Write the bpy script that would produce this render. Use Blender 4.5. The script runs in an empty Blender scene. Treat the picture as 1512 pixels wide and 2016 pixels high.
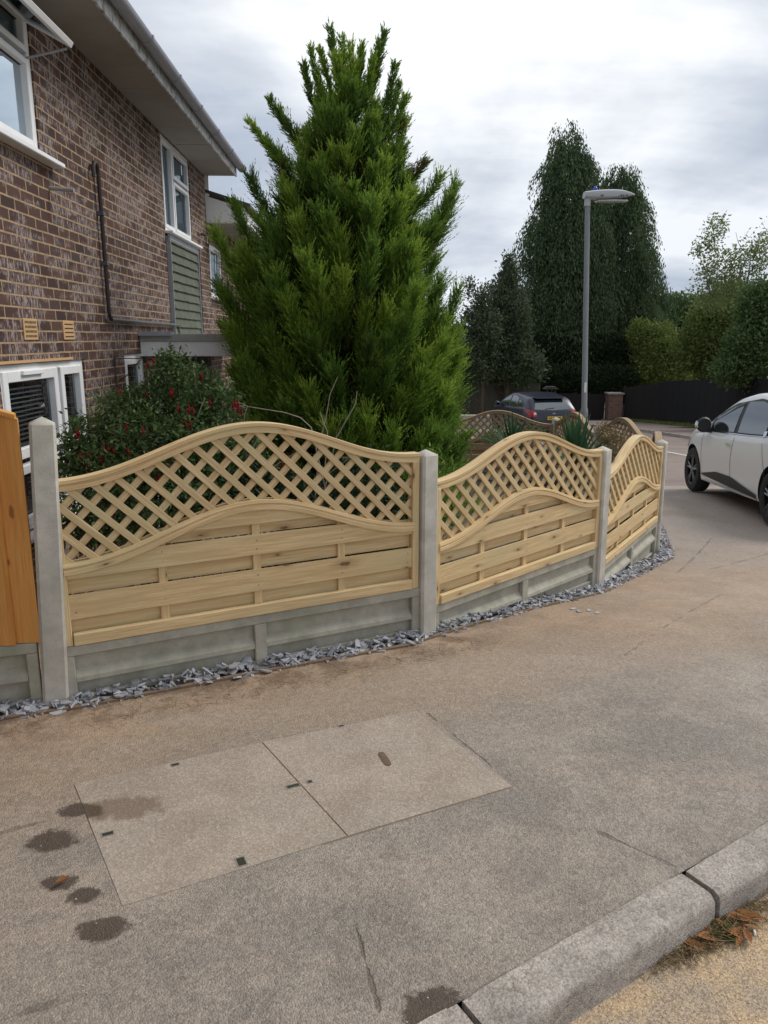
import bpy, bmesh, math, random
import numpy as np
from mathutils import Vector, Matrix
from mathutils.bvhtree import BVHTree
random.seed(7); RNG = np.random.default_rng(11)
SC = bpy.context.scene; COL = SC.collection
# ------------------------------------------------------------------ camera
PITCH = math.atan(343/1500.0); CZ = 1.68
cam = bpy.data.cameras.new('camera'); camo = bpy.data.objects.new('camera', cam); COL.objects.link(camo)
cam.sensor_fit = 'VERTICAL'; cam.sensor_height = 36.0; cam.lens = 36.0*1500/2016
cam.clip_start = .05; cam.clip_end = 6000
camo.location = (0, 0, CZ); camo.rotation_euler = (math.pi/2 - PITCH, 0, 0)
SC.camera = camo
SC.render.resolution_x = 768; SC.render.resolution_y = 1024
SC.view_settings.view_transform = 'Standard'; SC.view_settings.look = 'None'
SC.view_settings.gamma = 1; SC.view_settings.use_curve_mapping = False
SC.view_settings.exposure = 0.42
# ------------------------------------------------------------------ node helper
class NT:
    def __init__(s, tree): s.t = tree; s.n = tree.nodes; s.l = tree.links
    def _set(s, sock, v):
        if isinstance(v, bpy.types.NodeSocket): s.l.new(v, sock)
        elif v is not None:
            if hasattr(sock.default_value, '__len__') and isinstance(v, (tuple, list)):
                L = len(sock.default_value); v = tuple(v)
                if len(v) < L: v = v + (1,)*(L-len(v))
                sock.default_value = v[:L]
            elif hasattr(sock.default_value, '__len__'): sock.default_value = [v]*len(sock.default_value)
            else: sock.default_value = v
    def add(s, typ, ins=None, **props):
        nd = s.n.new(typ)
        for k, v in props.items(): setattr(nd, k, v)
        for k, v in (ins or {}).items(): s._set(nd.inputs[k], v)
        return nd
    def m(s, op, a, b=None, c=None, clamp=False):
        nd = s.n.new('ShaderNodeMath'); nd.operation = op; nd.use_clamp = clamp
        for i, v in enumerate((a, b, c)):
            if v is not None: s._set(nd.inputs[i], v)
        return nd.outputs[0]
    def vm(s, op, a, b=None, out=0):
        nd = s.n.new('ShaderNodeVectorMath'); nd.operation = op
        s._set(nd.inputs[0], a)
        if b is not None: s._set(nd.inputs[1], b)
        return nd.outputs[out]
    def mix(s, f, a, b, mode='MIX'):
        nd = s.n.new('ShaderNodeMix'); nd.data_type = 'RGBA'; nd.blend_type = mode
        s._set(nd.inputs[0], f); s._set(nd.inputs[6], a); s._set(nd.inputs[7], b); return nd.outputs[2]
    def noise(s, vec, scale, detail=4, rough=.55, dist=0, out=0):
        return s.add('ShaderNodeTexNoise', {'Vector': vec, 'Scale': scale, 'Detail': detail, 'Roughness': rough, 'Distortion': dist}).outputs[out]
    def ss(s, v, a, b):   # smoothstep a..b -> 0..1
        nd = s.add('ShaderNodeMapRange', {0: v, 1: a, 2: b, 3: 0.0, 4: 1.0}); nd.interpolation_type = 'SMOOTHSTEP'; return nd.outputs[0]
    def ramp(s, f, stops):
        nd = s.add('ShaderNodeValToRGB', {0: f}); e = nd.color_ramp.elements
        while len(e) < len(stops): e.new(.5)
        for el, (p, c) in zip(e, stops): el.position = p; el.color = tuple(c)+(1,) if len(c) == 3 else c
        return nd.outputs[0]
    def scale(s, vec, sc, loc=(0, 0, 0)):
        return s.add('ShaderNodeMapping', {'Vector': vec, 'Scale': sc, 'Location': loc}).outputs[0]
    def bump(s, h, strength=.3, dist=.01, normal=None):
        return s.add('ShaderNodeBump', {'Height': h, 'Strength': strength, 'Distance': dist, 'Normal': normal}).outputs[0]
MATS = {}
def material(name, fn):
    m = bpy.data.materials.new(name); m.use_nodes = True; t = NT(m.node_tree); m.node_tree.nodes.clear()
    out = m.node_tree.nodes.new('ShaderNodeOutputMaterial')
    t.obj = lambda: t.add('ShaderNodeTexCoord').outputs['Object']
    t.pos = lambda: t.add('ShaderNodeNewGeometry').outputs['Position']
    t.uv = lambda: t.add('ShaderNodeUVMap').outputs[0]
    t.att = lambda n='rnd': t.add('ShaderNodeAttribute', attribute_name=n).outputs['Fac']
    t.pr = lambda c, r=.7, nrm=None, **k: t.add('ShaderNodeBsdfPrincipled', dict({'Base Color': c, 'Roughness': r, 'Normal': nrm}, **k)).outputs[0]
    sh = fn(t); m.node_tree.links.new(sh, out.inputs[0]); MATS[name] = m; return m
# ------------------------------------------------------------------ world and sun
SUN_EL = math.radians(48); SUN_AZ = math.radians(66)     # azimuth clockwise from +Y
w = bpy.data.worlds.new('World'); SC.world = w; w.use_nodes = True
W = NT(w.node_tree); W.n.clear()
wo = W.n.new('ShaderNodeOutputWorld'); bg = W.n.new('ShaderNodeBackground')
sky = W.n.new('ShaderNodeTexSky'); sky.sky_type = 'NISHITA'; sky.sun_disc = False
sky.sun_elevation = SUN_EL; sky.sun_rotation = SUN_AZ; sky.air_density = 1.2; sky.dust_density = 2
dirv = W.add('ShaderNodeTexCoord').outputs['Generated']
sx = W.add('ShaderNodeSeparateXYZ', {0: dirv})
zz = W.m('ADD', W.m('MAXIMUM', sx.outputs[2], 0.0), .34)
pv = W.add('ShaderNodeCombineXYZ', {0: W.m('DIVIDE', sx.outputs[0], zz), 1: W.m('DIVIDE', sx.outputs[1], zz), 2: 3.0}).outputs[0]
n1 = W.noise(W.scale(pv, (.85, .75, 1), (4.4, 1.35, 0)), 1.3, 6, .55, .35)
n2 = W.noise(W.scale(pv, (.5, 1.3, 1), (5.1, 3.3, 0)), 1.6, 6, .6, .2)
nn = W.m('ADD', W.m('MULTIPLY', n1, .62), W.m('MULTIPLY', n2, .38))
glow = W.vm('DOT_PRODUCT', dirv, tuple(Vector((.10, 1.1, .36)).normalized()), out=1)
gl = W.ss(glow, .90, 1.0)
nn = W.m('ADD', nn, W.m('MULTIPLY', gl, .10))
cl = W.ramp(nn, [(.38, (3.5, 3.95, 4.75)), (.45, (4.2, 4.65, 5.4)), (.52, (5.5, 5.85, 6.4)), (.61, (8.0, 8.15, 8.35))])
thin = W.ss(n2, .30, .40)
cl = W.vm('MULTIPLY', cl, W.mix(W.ss(sx.outputs[2], .02, .42), (.82, .85, .89), (1, 1, 1)))
skyc = W.mix(W.m('ADD', W.m('MULTIPLY', thin, .12), .88), sky.outputs[0], cl)
W.l.new(skyc, bg.inputs[0]); bg.inputs[1].default_value = 0.1
W.l.new(bg.outputs[0], wo.inputs[0])
sd = bpy.data.lights.new('sun', 'SUN'); sd.energy = 1.7; sd.angle = math.radians(22); sd.color = (1, .96, .9)
so = bpy.data.objects.new('sun', sd); COL.objects.link(so)
sdir = Vector((math.sin(SUN_AZ)*math.cos(SUN_EL), math.cos(SUN_AZ)*math.cos(SUN_EL), math.sin(SUN_EL)))
so.rotation_euler = sdir.to_track_quat('Z', 'Y').to_euler(); so.location = sdir*30
# ------------------------------------------------------------------ tagging and mesh helpers
def tag(o, label=None, cat=None, group=None, kind=None):
    if label: o['label'] = label
    if cat: o['category'] = cat
    if group: o['group'] = group
    if kind: o['kind'] = kind
    return o
def thing(name, label, cat, loc=(0, 0, 0), rz=0, group=None):
    o = bpy.data.objects.new(name, None); COL.objects.link(o); o.location = loc; o.rotation_euler = (0, 0, rz)
    o.empty_display_size = .1
    return tag(o, label, cat, group)
class MB:
    def __init__(s): s.v = []; s.f = []; s.uv = []; s.r = []; s.mi = []
    def face(s, pts, uvs=None, r=0, mi=0):
        b = len(s.v); s.v += [tuple(p) for p in pts]; s.f.append(tuple(range(b, b+len(pts))))
        s.uv += uvs if uvs else [(p[0], p[1]) for p in pts]; s.r.append(r); s.mi.append(mi)
    def box(s, lo, hi, M=None, axis=None, r=None, mi=0):
        # grain along longest axis; uv in metres with random offset
        r = random.random() if r is None else r
        lo = Vector(lo); hi = Vector(hi); d = hi-lo
        if axis is None: axis = max(range(3), key=lambda i: d[i])
        ou, ov = random.random()*50, random.random()*50
        o = [i for i in range(3) if i != axis]
        P = [Vector((hi[0] if i & 1 else lo[0], hi[1] if i & 2 else lo[1], hi[2] if i & 4 else lo[2])) for i in range(8)]
        idx = len(s.v)
        for p in P: s.v.append(tuple(M @ p if M else p))
        for q in ((0, 4, 6, 2), (1, 3, 7, 5), (0, 1, 5, 4), (2, 6, 7, 3), (0, 2, 3, 1), (4, 5, 7, 6)):
            s.f.append(tuple(idx+k for k in q)); s.r.append(r); s.mi.append(mi)
            for k in q:
                p = P[k]; s.uv.append((p[axis]+ou, p[o[0]]+p[o[1]]+ov))
        return s
    def prism(s, poly, z0, z1, M=None, r=None, mi=0):     # poly in xy, extruded in z
        r = random.random() if r is None else r
        n = len(poly); b = len(s.v)
        for z in (z0, z1):
            for p in poly:
                q = Vector((p[0], p[1], z)); s.v.append(tuple(M @ q if M else q))
        a = sum(poly[i][0]*poly[(i+1) % n][1]-poly[(i+1) % n][0]*poly[i][1] for i in range(n))
        fs = [tuple(range(b+n-1, b-1, -1)), tuple(range(b+n, b+2*n))]
        for i in range(n): j = (i+1) % n; fs.append((b+i, b+j, b+n+j, b+n+i))
        if a < 0: fs = [tuple(reversed(f)) for f in fs]
        for f in fs:
            s.f.append(f); s.r.append(r); s.mi.append(mi)
            for k in f: s.uv.append((s.v[k][0], s.v[k][1]))
        return s
    def tube(s, pts, rad, n=10, cap=True, r=None, mi=0):
        r = random.random() if r is None else r
        pts = [Vector(p) for p in pts]; rads = rad if hasattr(rad, '__len__') else [rad]*len(pts)
        b = len(s.v); up = Vector((0, 0, 1)); L = 0; prev = None
        for i, p in enumerate(pts):
            d = (pts[min(i+1, len(pts)-1)]-pts[max(i-1, 0)]).normalized()
            if prev is None:
                x = d.cross(up if abs(d.z) < .9 else Vector((1, 0, 0))).normalized()
            else: x = (prev-d*prev.dot(d)).normalized()
            prev = x; y = d.cross(x)
            for k in range(n):
                a = 2*math.pi*k/n; s.v.append(tuple(p+(x*math.cos(a)+y*math.sin(a))*rads[i]))
        for i in range(len(pts)-1):
            L2 = L+(pts[i+1]-pts[i]).length
            for k in range(n):
                k2 = (k+1) % n
                s.f.append((b+i*n+k, b+i*n+k2, b+(i+1)*n+k2, b+(i+1)*n+k)); s.r.append(r); s.mi.append(mi)
                s.uv += [(L, k*.03), (L, k*.03+.03), (L2, k*.03+.03), (L2, k*.03)]
            L = L2
        if cap:
            for f in (tuple(b+k for k in reversed(range(n))), tuple(b+(len(pts)-1)*n+k for k in range(n))):
                s.f.append(f); s.r.append(r); s.mi.append(mi); s.uv += [(0, 0)]*n
        return s
    def sweep(s, prof, fn, us, r=None, mi=0):      # closed profile [(y,h)], fn(u)->(u,z,nx,nz)
        r = random.random() if r is None else r
        b = len(s.v); n = len(prof); ou, ov = random.random()*50, random.random()*50
        per = [0]
        for i in range(n): a, c = prof[i], prof[(i+1) % n]; per.append(per[-1]+math.hypot(a[0]-c[0], a[1]-c[1]))
        for u in us:
            x, z, nx, nz = fn(u)
            for (y, h) in prof: s.v.append((x+nx*h, y, z+nz*h))
        for i in range(len(us)-1):
            for k in range(n):
                k2 = (k+1) % n
                s.f.append((b+i*n+k, b+i*n+k2, b+(i+1)*n+k2, b+(i+1)*n+k)); s.r.append(r); s.mi.append(mi)
                s.uv += [(us[i]+ou, per[k]+ov), (us[i]+ou, per[k+1]+ov), (us[i+1]+ou, per[k+1]+ov), (us[i+1]+ou, per[k]+ov)]
        for f in (tuple(b+k for k in reversed(range(n))), tuple(b+(len(us)-1)*n+k for k in range(n))):
            s.f.append(f); s.r.append(r); s.mi.append(mi); s.uv += [(s.v[k][1], s.v[k][2]) for k in f]
        return s
    def build(s, name, mat, parent=None, smooth=False, bevel=0, segs=1):
        me = bpy.data.meshes.new(name); me.from_pydata(s.v, [], s.f)
        ul = me.uv_layers.new(name='UVMap'); ul.data.foreach_set('uv', np.array(s.uv, dtype=np.float32).ravel())
        at_ = me.attributes.new('rnd', 'FLOAT', 'FACE'); at_.data.foreach_set('value', np.array(s.r, dtype=np.float32))
        ms = mat if isinstance(mat, (list, tuple)) else [mat]
        for m_ in ms: me.materials.append(MATS[m_])
        if len(ms) > 1: me.polygons.foreach_set('material_index', s.mi)
        bm = bmesh.new(); bm.from_mesh(me)
        if smooth: bmesh.ops.remove_doubles(bm, verts=bm.verts, dist=1e-5)
        bmesh.ops.recalc_face_normals(bm, faces=bm.faces); bm.to_mesh(me); bm.free()
        if smooth:
            me.shade_smooth()
            if smooth != 'all': me.set_sharp_from_angle(angle=math.radians(40))
        o = bpy.data.objects.new(name, me); COL.objects.link(o)
        if parent: o.parent = parent
        if bevel:
            b = o.modifiers.new('bevel', 'BEVEL'); b.width = bevel; b.segments = segs; b.limit_method = 'ANGLE'; b.angle_limit = math.radians(50)
        return o
def npmesh(name, V, F, mat, parent=None, rnd=None, smooth=False):
    # V (n,3), F (m,k) fixed polygon size k
    me = bpy.data.meshes.new(name); m, k = F.shape
    me.vertices.add(len(V)); me.vertices.foreach_set('co', V.astype(np.float32).ravel())
    me.loops.add(m*k); me.loops.foreach_set('vertex_index', F.astype(np.int32).ravel())
    me.polygons.add(m); me.polygons.foreach_set('loop_start', np.arange(0, m*k, k, dtype=np.int32))
    me.polygons.foreach_set('loop_total', np.full(m, k, dtype=np.int32))
    if rnd is not None:
        a = me.attributes.new('rnd', 'FLOAT', 'FACE'); a.data.foreach_set('value', rnd.astype(np.float32))
    me.update(calc_edges=True); me.validate()
    for mm in (mat if isinstance(mat, (list, tuple)) else [mat]): me.materials.append(MATS[mm])
    if smooth: me.shade_smooth()
    o = bpy.data.objects.new(name, me); COL.objects.link(o)
    if parent: o.parent = parent
    return o
def ray(px, py):
    a = (px-756)/1500; v = (py-1008)/1500
    return Vector((a, math.cos(PITCH)-v*math.sin(PITCH), -(math.sin(PITCH)+v*math.cos(PITCH))))
def at(px, py, Y):
    r = ray(px, py); t = Y/r.y; return Vector((r.x*t, Y, CZ+r.z*t))
# terrain height of the street, falling away from the camera
_K = [(-60, .03), (-5, .01), (3.3, 0), (4.2, -.03), (5.6, -.20), (7.2, -.385), (9, -.50), (11.5, -.60), (18, -1.02), (25, -1.5), (39, -2.4), (60, -3.6), (200, -9)]
_D = [(_K[i+1][1]-_K[i][1])/(_K[i+1][0]-_K[i][0]) for i in range(len(_K)-1)]
_S = [0.0]+[0 if _D[i-1]*_D[i] <= 0 else 2*_D[i-1]*_D[i]/(_D[i-1]+_D[i]) for i in range(1, len(_D))]+[_D[-1]]
def zb(Y):
    if Y <= _K[0][0]: return _K[0][1]
    for i in range(len(_K)-1):
        if Y <= _K[i+1][0]:
            h = _K[i+1][0]-_K[i][0]; t = (Y-_K[i][0])/h; a, b = _K[i][1], _K[i+1][1]
            return (2*t**3-3*t*t+1)*a+(t**3-2*t*t+t)*h*_S[i]+(-2*t**3+3*t*t)*b+(t**3-t*t)*h*_S[i+1]
    return _K[-1][1]
def G(px, py, off=0):
    r = ray(px, py); t = .2
    while t < 300:
        if CZ+r.z*t < zb(r.y*t)+off: break
        t += .002*max(1, t*.3)
    return Vector((r.x*t, r.y*t, CZ+r.z*t))
def sstep(x, a, b):
    t = min(1, max(0, (x-a)/(b-a))); return t*t*(3-2*t)
# ------------------------------------------------------------------ materials
def wood(base, dark, green, knotc, knots=True):
    def fn(t):
        uv = t.uv(); r = t.att()
        g1 = t.noise(t.scale(uv, (1.2, 26, 1)), 1.6, 5, .6, 1.2)
        g2 = t.noise(t.scale(uv, (5, 160, 1)), 1.0, 3, .6)
        blot = t.noise(t.scale(uv, (1.2, 2.5, 1)), 1.4, 3, .5)
        c = t.mix(t.ss(g1, .40, .62), base, dark)
        c = t.mix(t.m('MULTIPLY', t.ss(g2, .40, .62), .5), c, (dark[0]*.86, dark[1]*.84, dark[2]*.8))
        c = t.mix(t.m('MULTIPLY', t.ss(blot, .45, .68), .55), c, green)
        c = t.mix(t.m('MULTIPLY', r, .42), c, t.mix(.5, c, (base[0]*.74, base[1]*.66, base[2]*.55)))
        h = t.m('ADD', g1, t.m('MULTIPLY', g2, 1.0))
        if knots:
            vo = t.add('ShaderNodeTexVoronoi', {'Vector': t.scale(uv, (1.0, 3.0, 1)), 'Scale': 1.9, 'Randomness': 1.0}, voronoi_dimensions='2D')
            cr = t.add('ShaderNodeSeparateXYZ', {0: vo.outputs['Color']}).outputs[0]
            d = t.m('ADD', t.m('MULTIPLY', vo.outputs['Distance'], t.m('ADD', .75, t.m('MULTIPLY', cr, 1.5))), t.m('MULTIPLY', t.m('SUBTRACT', t.noise(uv, 22, 3), .5), .09))
            k = t.m('SUBTRACT', 1.0, t.ss(d, .025, .065))
            halo = t.m('SUBTRACT', 1.0, t.ss(d, .05, .20))
            c = t.mix(t.m('MULTIPLY', halo, .42), c, (knotc[0]*2.4, knotc[1]*2.3, knotc[2]*2))
            c = t.mix(t.m('MULTIPLY', k, .85), c, knotc)
        return t.pr(c, .68, t.bump(h, .4, .003))
    return fn
material('pine', wood((.76, .57, .31), (.60, .415, .205), (.55, .47, .25), (.12, .065, .028)))
material('pine_lattice', wood((.74, .57, .32), (.56, .40, .205), (.52, .46, .25), (.14, .075, .03), False))
material('pine_brown', wood((.40, .28, .155), (.28, .19, .10), (.30, .24, .13), (.08, .045, .02), False))  # browner, darker pine for the rear panels
material('cedar_stain', wood((.72, .355, .095), (.58, .25, .05), (.66, .31, .08), (.24, .09, .02)))
material('old_board', wood((.085, .07, .055), (.05, .042, .034), (.06, .06, .04), (.03, .02, .02), False))
def concrete(base, moss, spots=True):
    def fn(t):
        p = t.pos()
        n = t.noise(p, 9, 6, .65); f = t.noise(p, 90, 3, .6); g = t.noise(p, 3.2, 4, .6)
        c = t.mix(t.ss(n, .3, .7), tuple(x*.80 for x in base), tuple(min(1, x*1.12) for x in base))
        c = t.mix(t.m('MULTIPLY', t.ss(g, .45, .7), .55), c, moss)
        v = t.add('ShaderNodeTexVoronoi', {'Vector': p, 'Scale': 85.0})
        pit = t.m('MULTIPLY', t.m('SUBTRACT', 1.0, t.ss(v.outputs['Distance'], .08, .22)), t.ss(t.noise(p, 22, 2), .48, .6))
        if spots: c = t.mix(t.m('MULTIPLY', pit, .6), c, tuple(x*.35 for x in base))
        h = t.m('SUBTRACT', t.m('ADD', t.m('MULTIPLY', f, .5), n), pit)
        return t.pr(c, .88, t.bump(h, .35, .004))
    return fn
material('concrete_post', concrete((.50, .465, .40), (.38, .37, .30)))
material('concrete_board', concrete((.41, .385, .31), (.25, .255, .18)))
def kerb_fn(t):
    P = t.pos(); v = t.add('ShaderNodeTexVoronoi', {'Vector': P, 'Scale': 190.0}); n = t.noise(P, 5, 6, .7); f = t.noise(P, 55, 4, .7)
    c = t.mix(t.ss(n, .35, .65), (.27, .24, .21), (.40, .355, .31)); c = t.mix(t.m('MULTIPLY', t.ss(t.noise(P, 14, 5, .7), .52, .66), .55), c, (.15, .125, .105))
    c = t.mix(1.0, c, t.ramp(v.outputs['Color'], [(.1, (.68, .67, .66)), (.5, (1, 1, 1)), (.95, (1.4, 1.38, 1.34))]), 'MULTIPLY')
    return t.pr(c, .9, t.bump(t.m('ADD', f, t.m('MULTIPLY', v.outputs['Distance'], -1)), .4, .004))
material('concrete_kerb', kerb_fn)
def segd(t, p, a, b, wob=.0):   # distance from xy position to segment
    ax, ay = a; bx, by = b; L = math.hypot(bx-ax, by-ay); ux, uy = (bx-ax)/L, (by-ay)/L
    q = t.vm('SUBTRACT', p, (ax, ay, 0)); s_ = t.vm('DOT_PRODUCT', q, (ux, uy, 0), out=1); n_ = t.vm('DOT_PRODUCT', q, (-uy, ux, 0), out=1)
    e = t.m('MAXIMUM', t.m('SUBTRACT', t.m('MULTIPLY', s_, -1), 0), t.m('SUBTRACT', s_, L)); e = t.m('MAXIMUM', e, 0)
    return t.m('ADD', t.m('ABSOLUTE', n_), e)
STAINS = [((150, 1595), .095, .055), ((102, 1655), .115, .085), ((118, 1738), .075, .05), ((165, 1763), .075, .05), ((200, 1830), .105, .07), ((855, 1990), .12, .10)]
def flat(p): return t_flat(p)
def pavement_fn(t):
    P = t.pos(); sp = t.add('ShaderNodeSeparateXYZ', {0: P}); X, Y = sp.outputs[0], sp.outputs[1]
    p = t.add('ShaderNodeCombineXYZ', {0: X, 1: Y, 2: 0.0}).outputs[0]
    big = t.noise(p, .75, 5, .6); mid = t.noise(p, 3.0, 5, .65, .3); fine = t.noise(p, 70, 3, .7)
    v = t.add('ShaderNodeTexVoronoi', {'Vector': p, 'Scale': 190.0}); v2 = t.add('ShaderNodeTexVoronoi', {'Vector': p, 'Scale': 62.0})
    agg = t.ramp(v.outputs['Color'], [(.1, (.72, .71, .70)), (.5, (.97, .97, .97)), (.9, (1.26, 1.25, 1.23))])
    grey = t.mix(t.ss(mid, .35, .65), (.25, .216, .180), (.33, .284, .236))
    grey = t.mix(t.ss(t.noise(p, 1.1, 4, .6, .5), .50, .64), grey, (.24, .212, .182))
    sand = t.mix(t.ss(mid, .35, .62), (.38, .275, .188), (.31, .228, .158))
    # dusty sand brushed off the fence work: near the fence line
    df = t.m('SUBTRACT', t.vm('DOT_PRODUCT', p, (-.473, .881, 0), out=1), 3.63)      # signed distance past P1-P2 line
    s1 = t.ss(t.m('ADD', df, t.m('MULTIPLY', t.m('SUBTRACT', big, .5), 1.9)), -1.55, -.15)
    s2 = t.ss(t.m('ADD', t.m('MULTIPLY', X, -.5), t.m('MULTIPLY', t.m('SUBTRACT', mid, .5), 2.2)), .1, 1.1)
    far = t.ss(Y, 5.5, 8.5)
    sf = t.m('MULTIPLY', t.m('MAXIMUM', s1, t.m('MULTIPLY', s2, .35)), t.m('SUBTRACT', 1.0, t.m('MULTIPLY', far, .8)))
    c = t.mix(sf, grey, sand)
    c = t.mix(t.m('MULTIPLY', t.ss(t.noise(t.scale(p, (.5, 1.8, 1)), 1.2, 5, .65, .6), .50, .68), .7), c, (.36, .29, .23))
    c = t.mix(t.m('MULTIPLY', far, .75), c, (.33, .275, .235))
    c = t.mix(t.m('SUBTRACT', 1.0, t.m('MULTIPLY', t.ss(t.vm('LENGTH', p, out=1), 7, 3), .0)), c, c)
    c = t.mix(t.m('SUBTRACT', 1.0, t.m('MULTIPLY', sf, .45)), c, t.mix(1.0, c, agg, 'MULTIPLY'))
    ag2 = t.ramp(v2.outputs['Color'], [(.1, (.86, .86, .86)), (.5, (1, 1, 1)), (.9, (1.13, 1.12, 1.10))])
    c = t.mix(1.0, c, ag2, 'MULTIPLY')
    # pale stones and dark specks
    st = t.m('MULTIPLY', t.m('SUBTRACT', 1.0, t.ss(v2.outputs['Distance'], .10, .17)), t.ss(t.noise(p, 31, 1), .66, .70))
    c = t.mix(t.m('MULTIPLY', st, .6), c, (.42, .37, .31))
    dk = t.m('MULTIPLY', t.m('SUBTRACT', 1.0, t.ss(v.outputs['Distance'], .12, .3)), t.ss(fine, .5, .62))
    c = t.mix(t.m('MULTIPLY', dk, .5), c, (.045, .038, .032))
    # brown soil smear by the slate strip
    soil = t.m('MULTIPLY', t.m('MULTIPLY', t.ss(df, -.42, -.16), t.ss(X, 1.1, .3)), t.ss(t.noise(p, 5, 5, .7), .42, .58))
    c = t.mix(t.m('MULTIPLY', t.m('MULTIPLY', soil, t.ss(Y, 8, 6)), .7), c, (.125, .075, .045))
    # damp spots
    wn = t.m('MULTIPLY', t.m('SUBTRACT', t.noise(p, 20, 6, .8), .46), 1.5)
    wet = None
    for (q, a, b) in STAINS:
        g = G(*q); d = t.vm('LENGTH', t.vm('MULTIPLY', t.vm('SUBTRACT', p, (g.x, g.y, 0)), (1/a, 1/b, 0)), out=1)
        k = t.m('SUBTRACT', 1.0, t.ss(t.m('ADD', d, wn), .62, .92)); wet = k if wet is None else t.m('MAXIMUM', wet, k)
    c = t.mix(t.m('MULTIPLY', wet, .85), c, (.052, .033, .022))
    # patch joints and cracks
    wob = t.m('MULTIPLY', t.m('SUBTRACT', t.noise(p, 7, 4, .7), .5), .05)
    ln = None
    for a, b, wd in (((0, 2010), (160, 1955), .006), ((1180, 1640), (1345, 1716), .004), ((840, 1405), (1030, 1560), .004),
                     ((0, 1640), (150, 1600), .005), ((1230, 1290), (1420, 1170), .006), ((1400, 1120), (1512, 1090), .008), ((690, 1790), (745, 1990), .004), ((1330, 1130), (1400, 1060), .008)):
        A = G(*a); B = G(*b); d = t.m('ADD', segd(t, p, (A.x, A.y), (B.x, B.y)), wob)
        k = t.m('SUBTRACT', 1.0, t.ss(d, wd*.6, wd*2.2)); ln = k if ln is None else t.m('MAXIMUM', ln, k)
    ln = t.m('MULTIPLY', ln, t.ss(t.noise(p, 4, 3), .38, .55))
    kd = t.m('ADD', segd(t, p, (-4.0, -1.058), (4.0, 4.088)), t.m('MULTIPLY', wob, .35))
    ln = t.m('MAXIMUM', ln, t.m('MULTIPLY', t.m('SUBTRACT', 1.0, t.ss(kd, .002, .014)), t.ss(t.noise(p, 9, 3), .35, .55)))
    c = t.mix(t.m('MULTIPLY', ln, .42), c, (.05, .038, .03))
    h = t.m('ADD', t.m('MULTIPLY', v.outputs['Distance'], -1.1), t.m('MULTIPLY', fine, 1.0)); h = t.m('SUBTRACT', h, t.m('MULTIPLY', ln, 2))
    # worn, polished area to the right reflects the sky
    pol = t.m('MULTIPLY', t.ss(t.noise(p, .9, 4, .6, .4), .40, .60), t.ss(X, 1.0, 2.6))
    rough = t.m('SUBTRACT', .86, t.m('MULTIPLY', pol, .36))
    return t.pr(c, rough, t.bump(h, t.m('SUBTRACT', .55, t.m('MULTIPLY', pol, .35)), .006))
material('pavement', pavement_fn)
def road_fn(t):
    P = t.pos(); v = t.add('ShaderNodeTexVoronoi', {'Vector': P, 'Scale': 240.0}); mid = t.noise(P, 1.3, 5, .6)
    c = t.mix(t.ss(mid, .35, .65), (.20, .152, .132), (.25, .195, .170))
    sp = t.add('ShaderNodeSeparateXYZ', {0: P})
    # sand and grit swept into the gutter by the kerb
    d = t.m('ADD', t.vm('DOT_PRODUCT', P, (.541, -.841, 0), out=1), 1.28)      # metres out from the kerb
    g = t.m('MULTIPLY', t.m('SUBTRACT', 1.0, t.ss(t.m('ADD', d, t.m('MULTIPLY', t.m('SUBTRACT', t.noise(P, 2.5, 5, .6), .5), 1.4)), 1.0, 2.4)), t.m('SUBTRACT', 1.0, t.ss(sp.outputs[1], 6, 9)))
    sand = t.mix(t.ss(t.noise(P, 5, 5, .65), .38, .62), (.46, .33, .20), (.33, .26, .19))
    c = t.mix(g, c, sand)
    gr = t.ramp(v.outputs['Color'], [(.1, (.55, .53, .5)), (.5, (1, 1, 1)), (.93, (1.5, 1.5, 1.45))])
    c = t.mix(1.0, c, gr, 'MULTIPLY')
    v2 = t.add('ShaderNodeTexVoronoi', {'Vector': P, 'Scale': 48.0})
    st = t.m('MULTIPLY', t.m('SUBTRACT', 1.0, t.ss(v2.outputs['Distance'], .1, .18)), t.ss(t.noise(P, 25, 1), .62, .66))
    c = t.mix(t.m('MULTIPLY', st, .7), c, (.55, .48, .38))
    h = t.m('ADD', t.m('MULTIPLY', v.outputs['Distance'], -.6), t.noise(P, 90, 4, .75))
    return t.pr(c, .9, t.bump(h, .6, .004))
material('road', road_fn)
def grass_fn(t):
    P = t.pos(); n = t.noise(P, 1.5, 6, .65); f = t.noise(P, 40, 3, .7)
    c = t.mix(t.ss(n, .4, .62), (.09, .11, .035), (.13, .105, .06)); c = t.mix(t.ss(f, .4, .7), c, (.05, .06, .02))
    return t.pr(c, .95, t.bump(f, .8, .03))
material('grass', grass_fn)
def field_fn(t):
    P = t.pos(); n = t.noise(P, .012, 4, .6)
    c = t.mix(t.ss(n, .42, .58), (.20, .23, .12), (.12, .17, .10)); return t.pr(c, 1)
material('field', field_fn)
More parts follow.
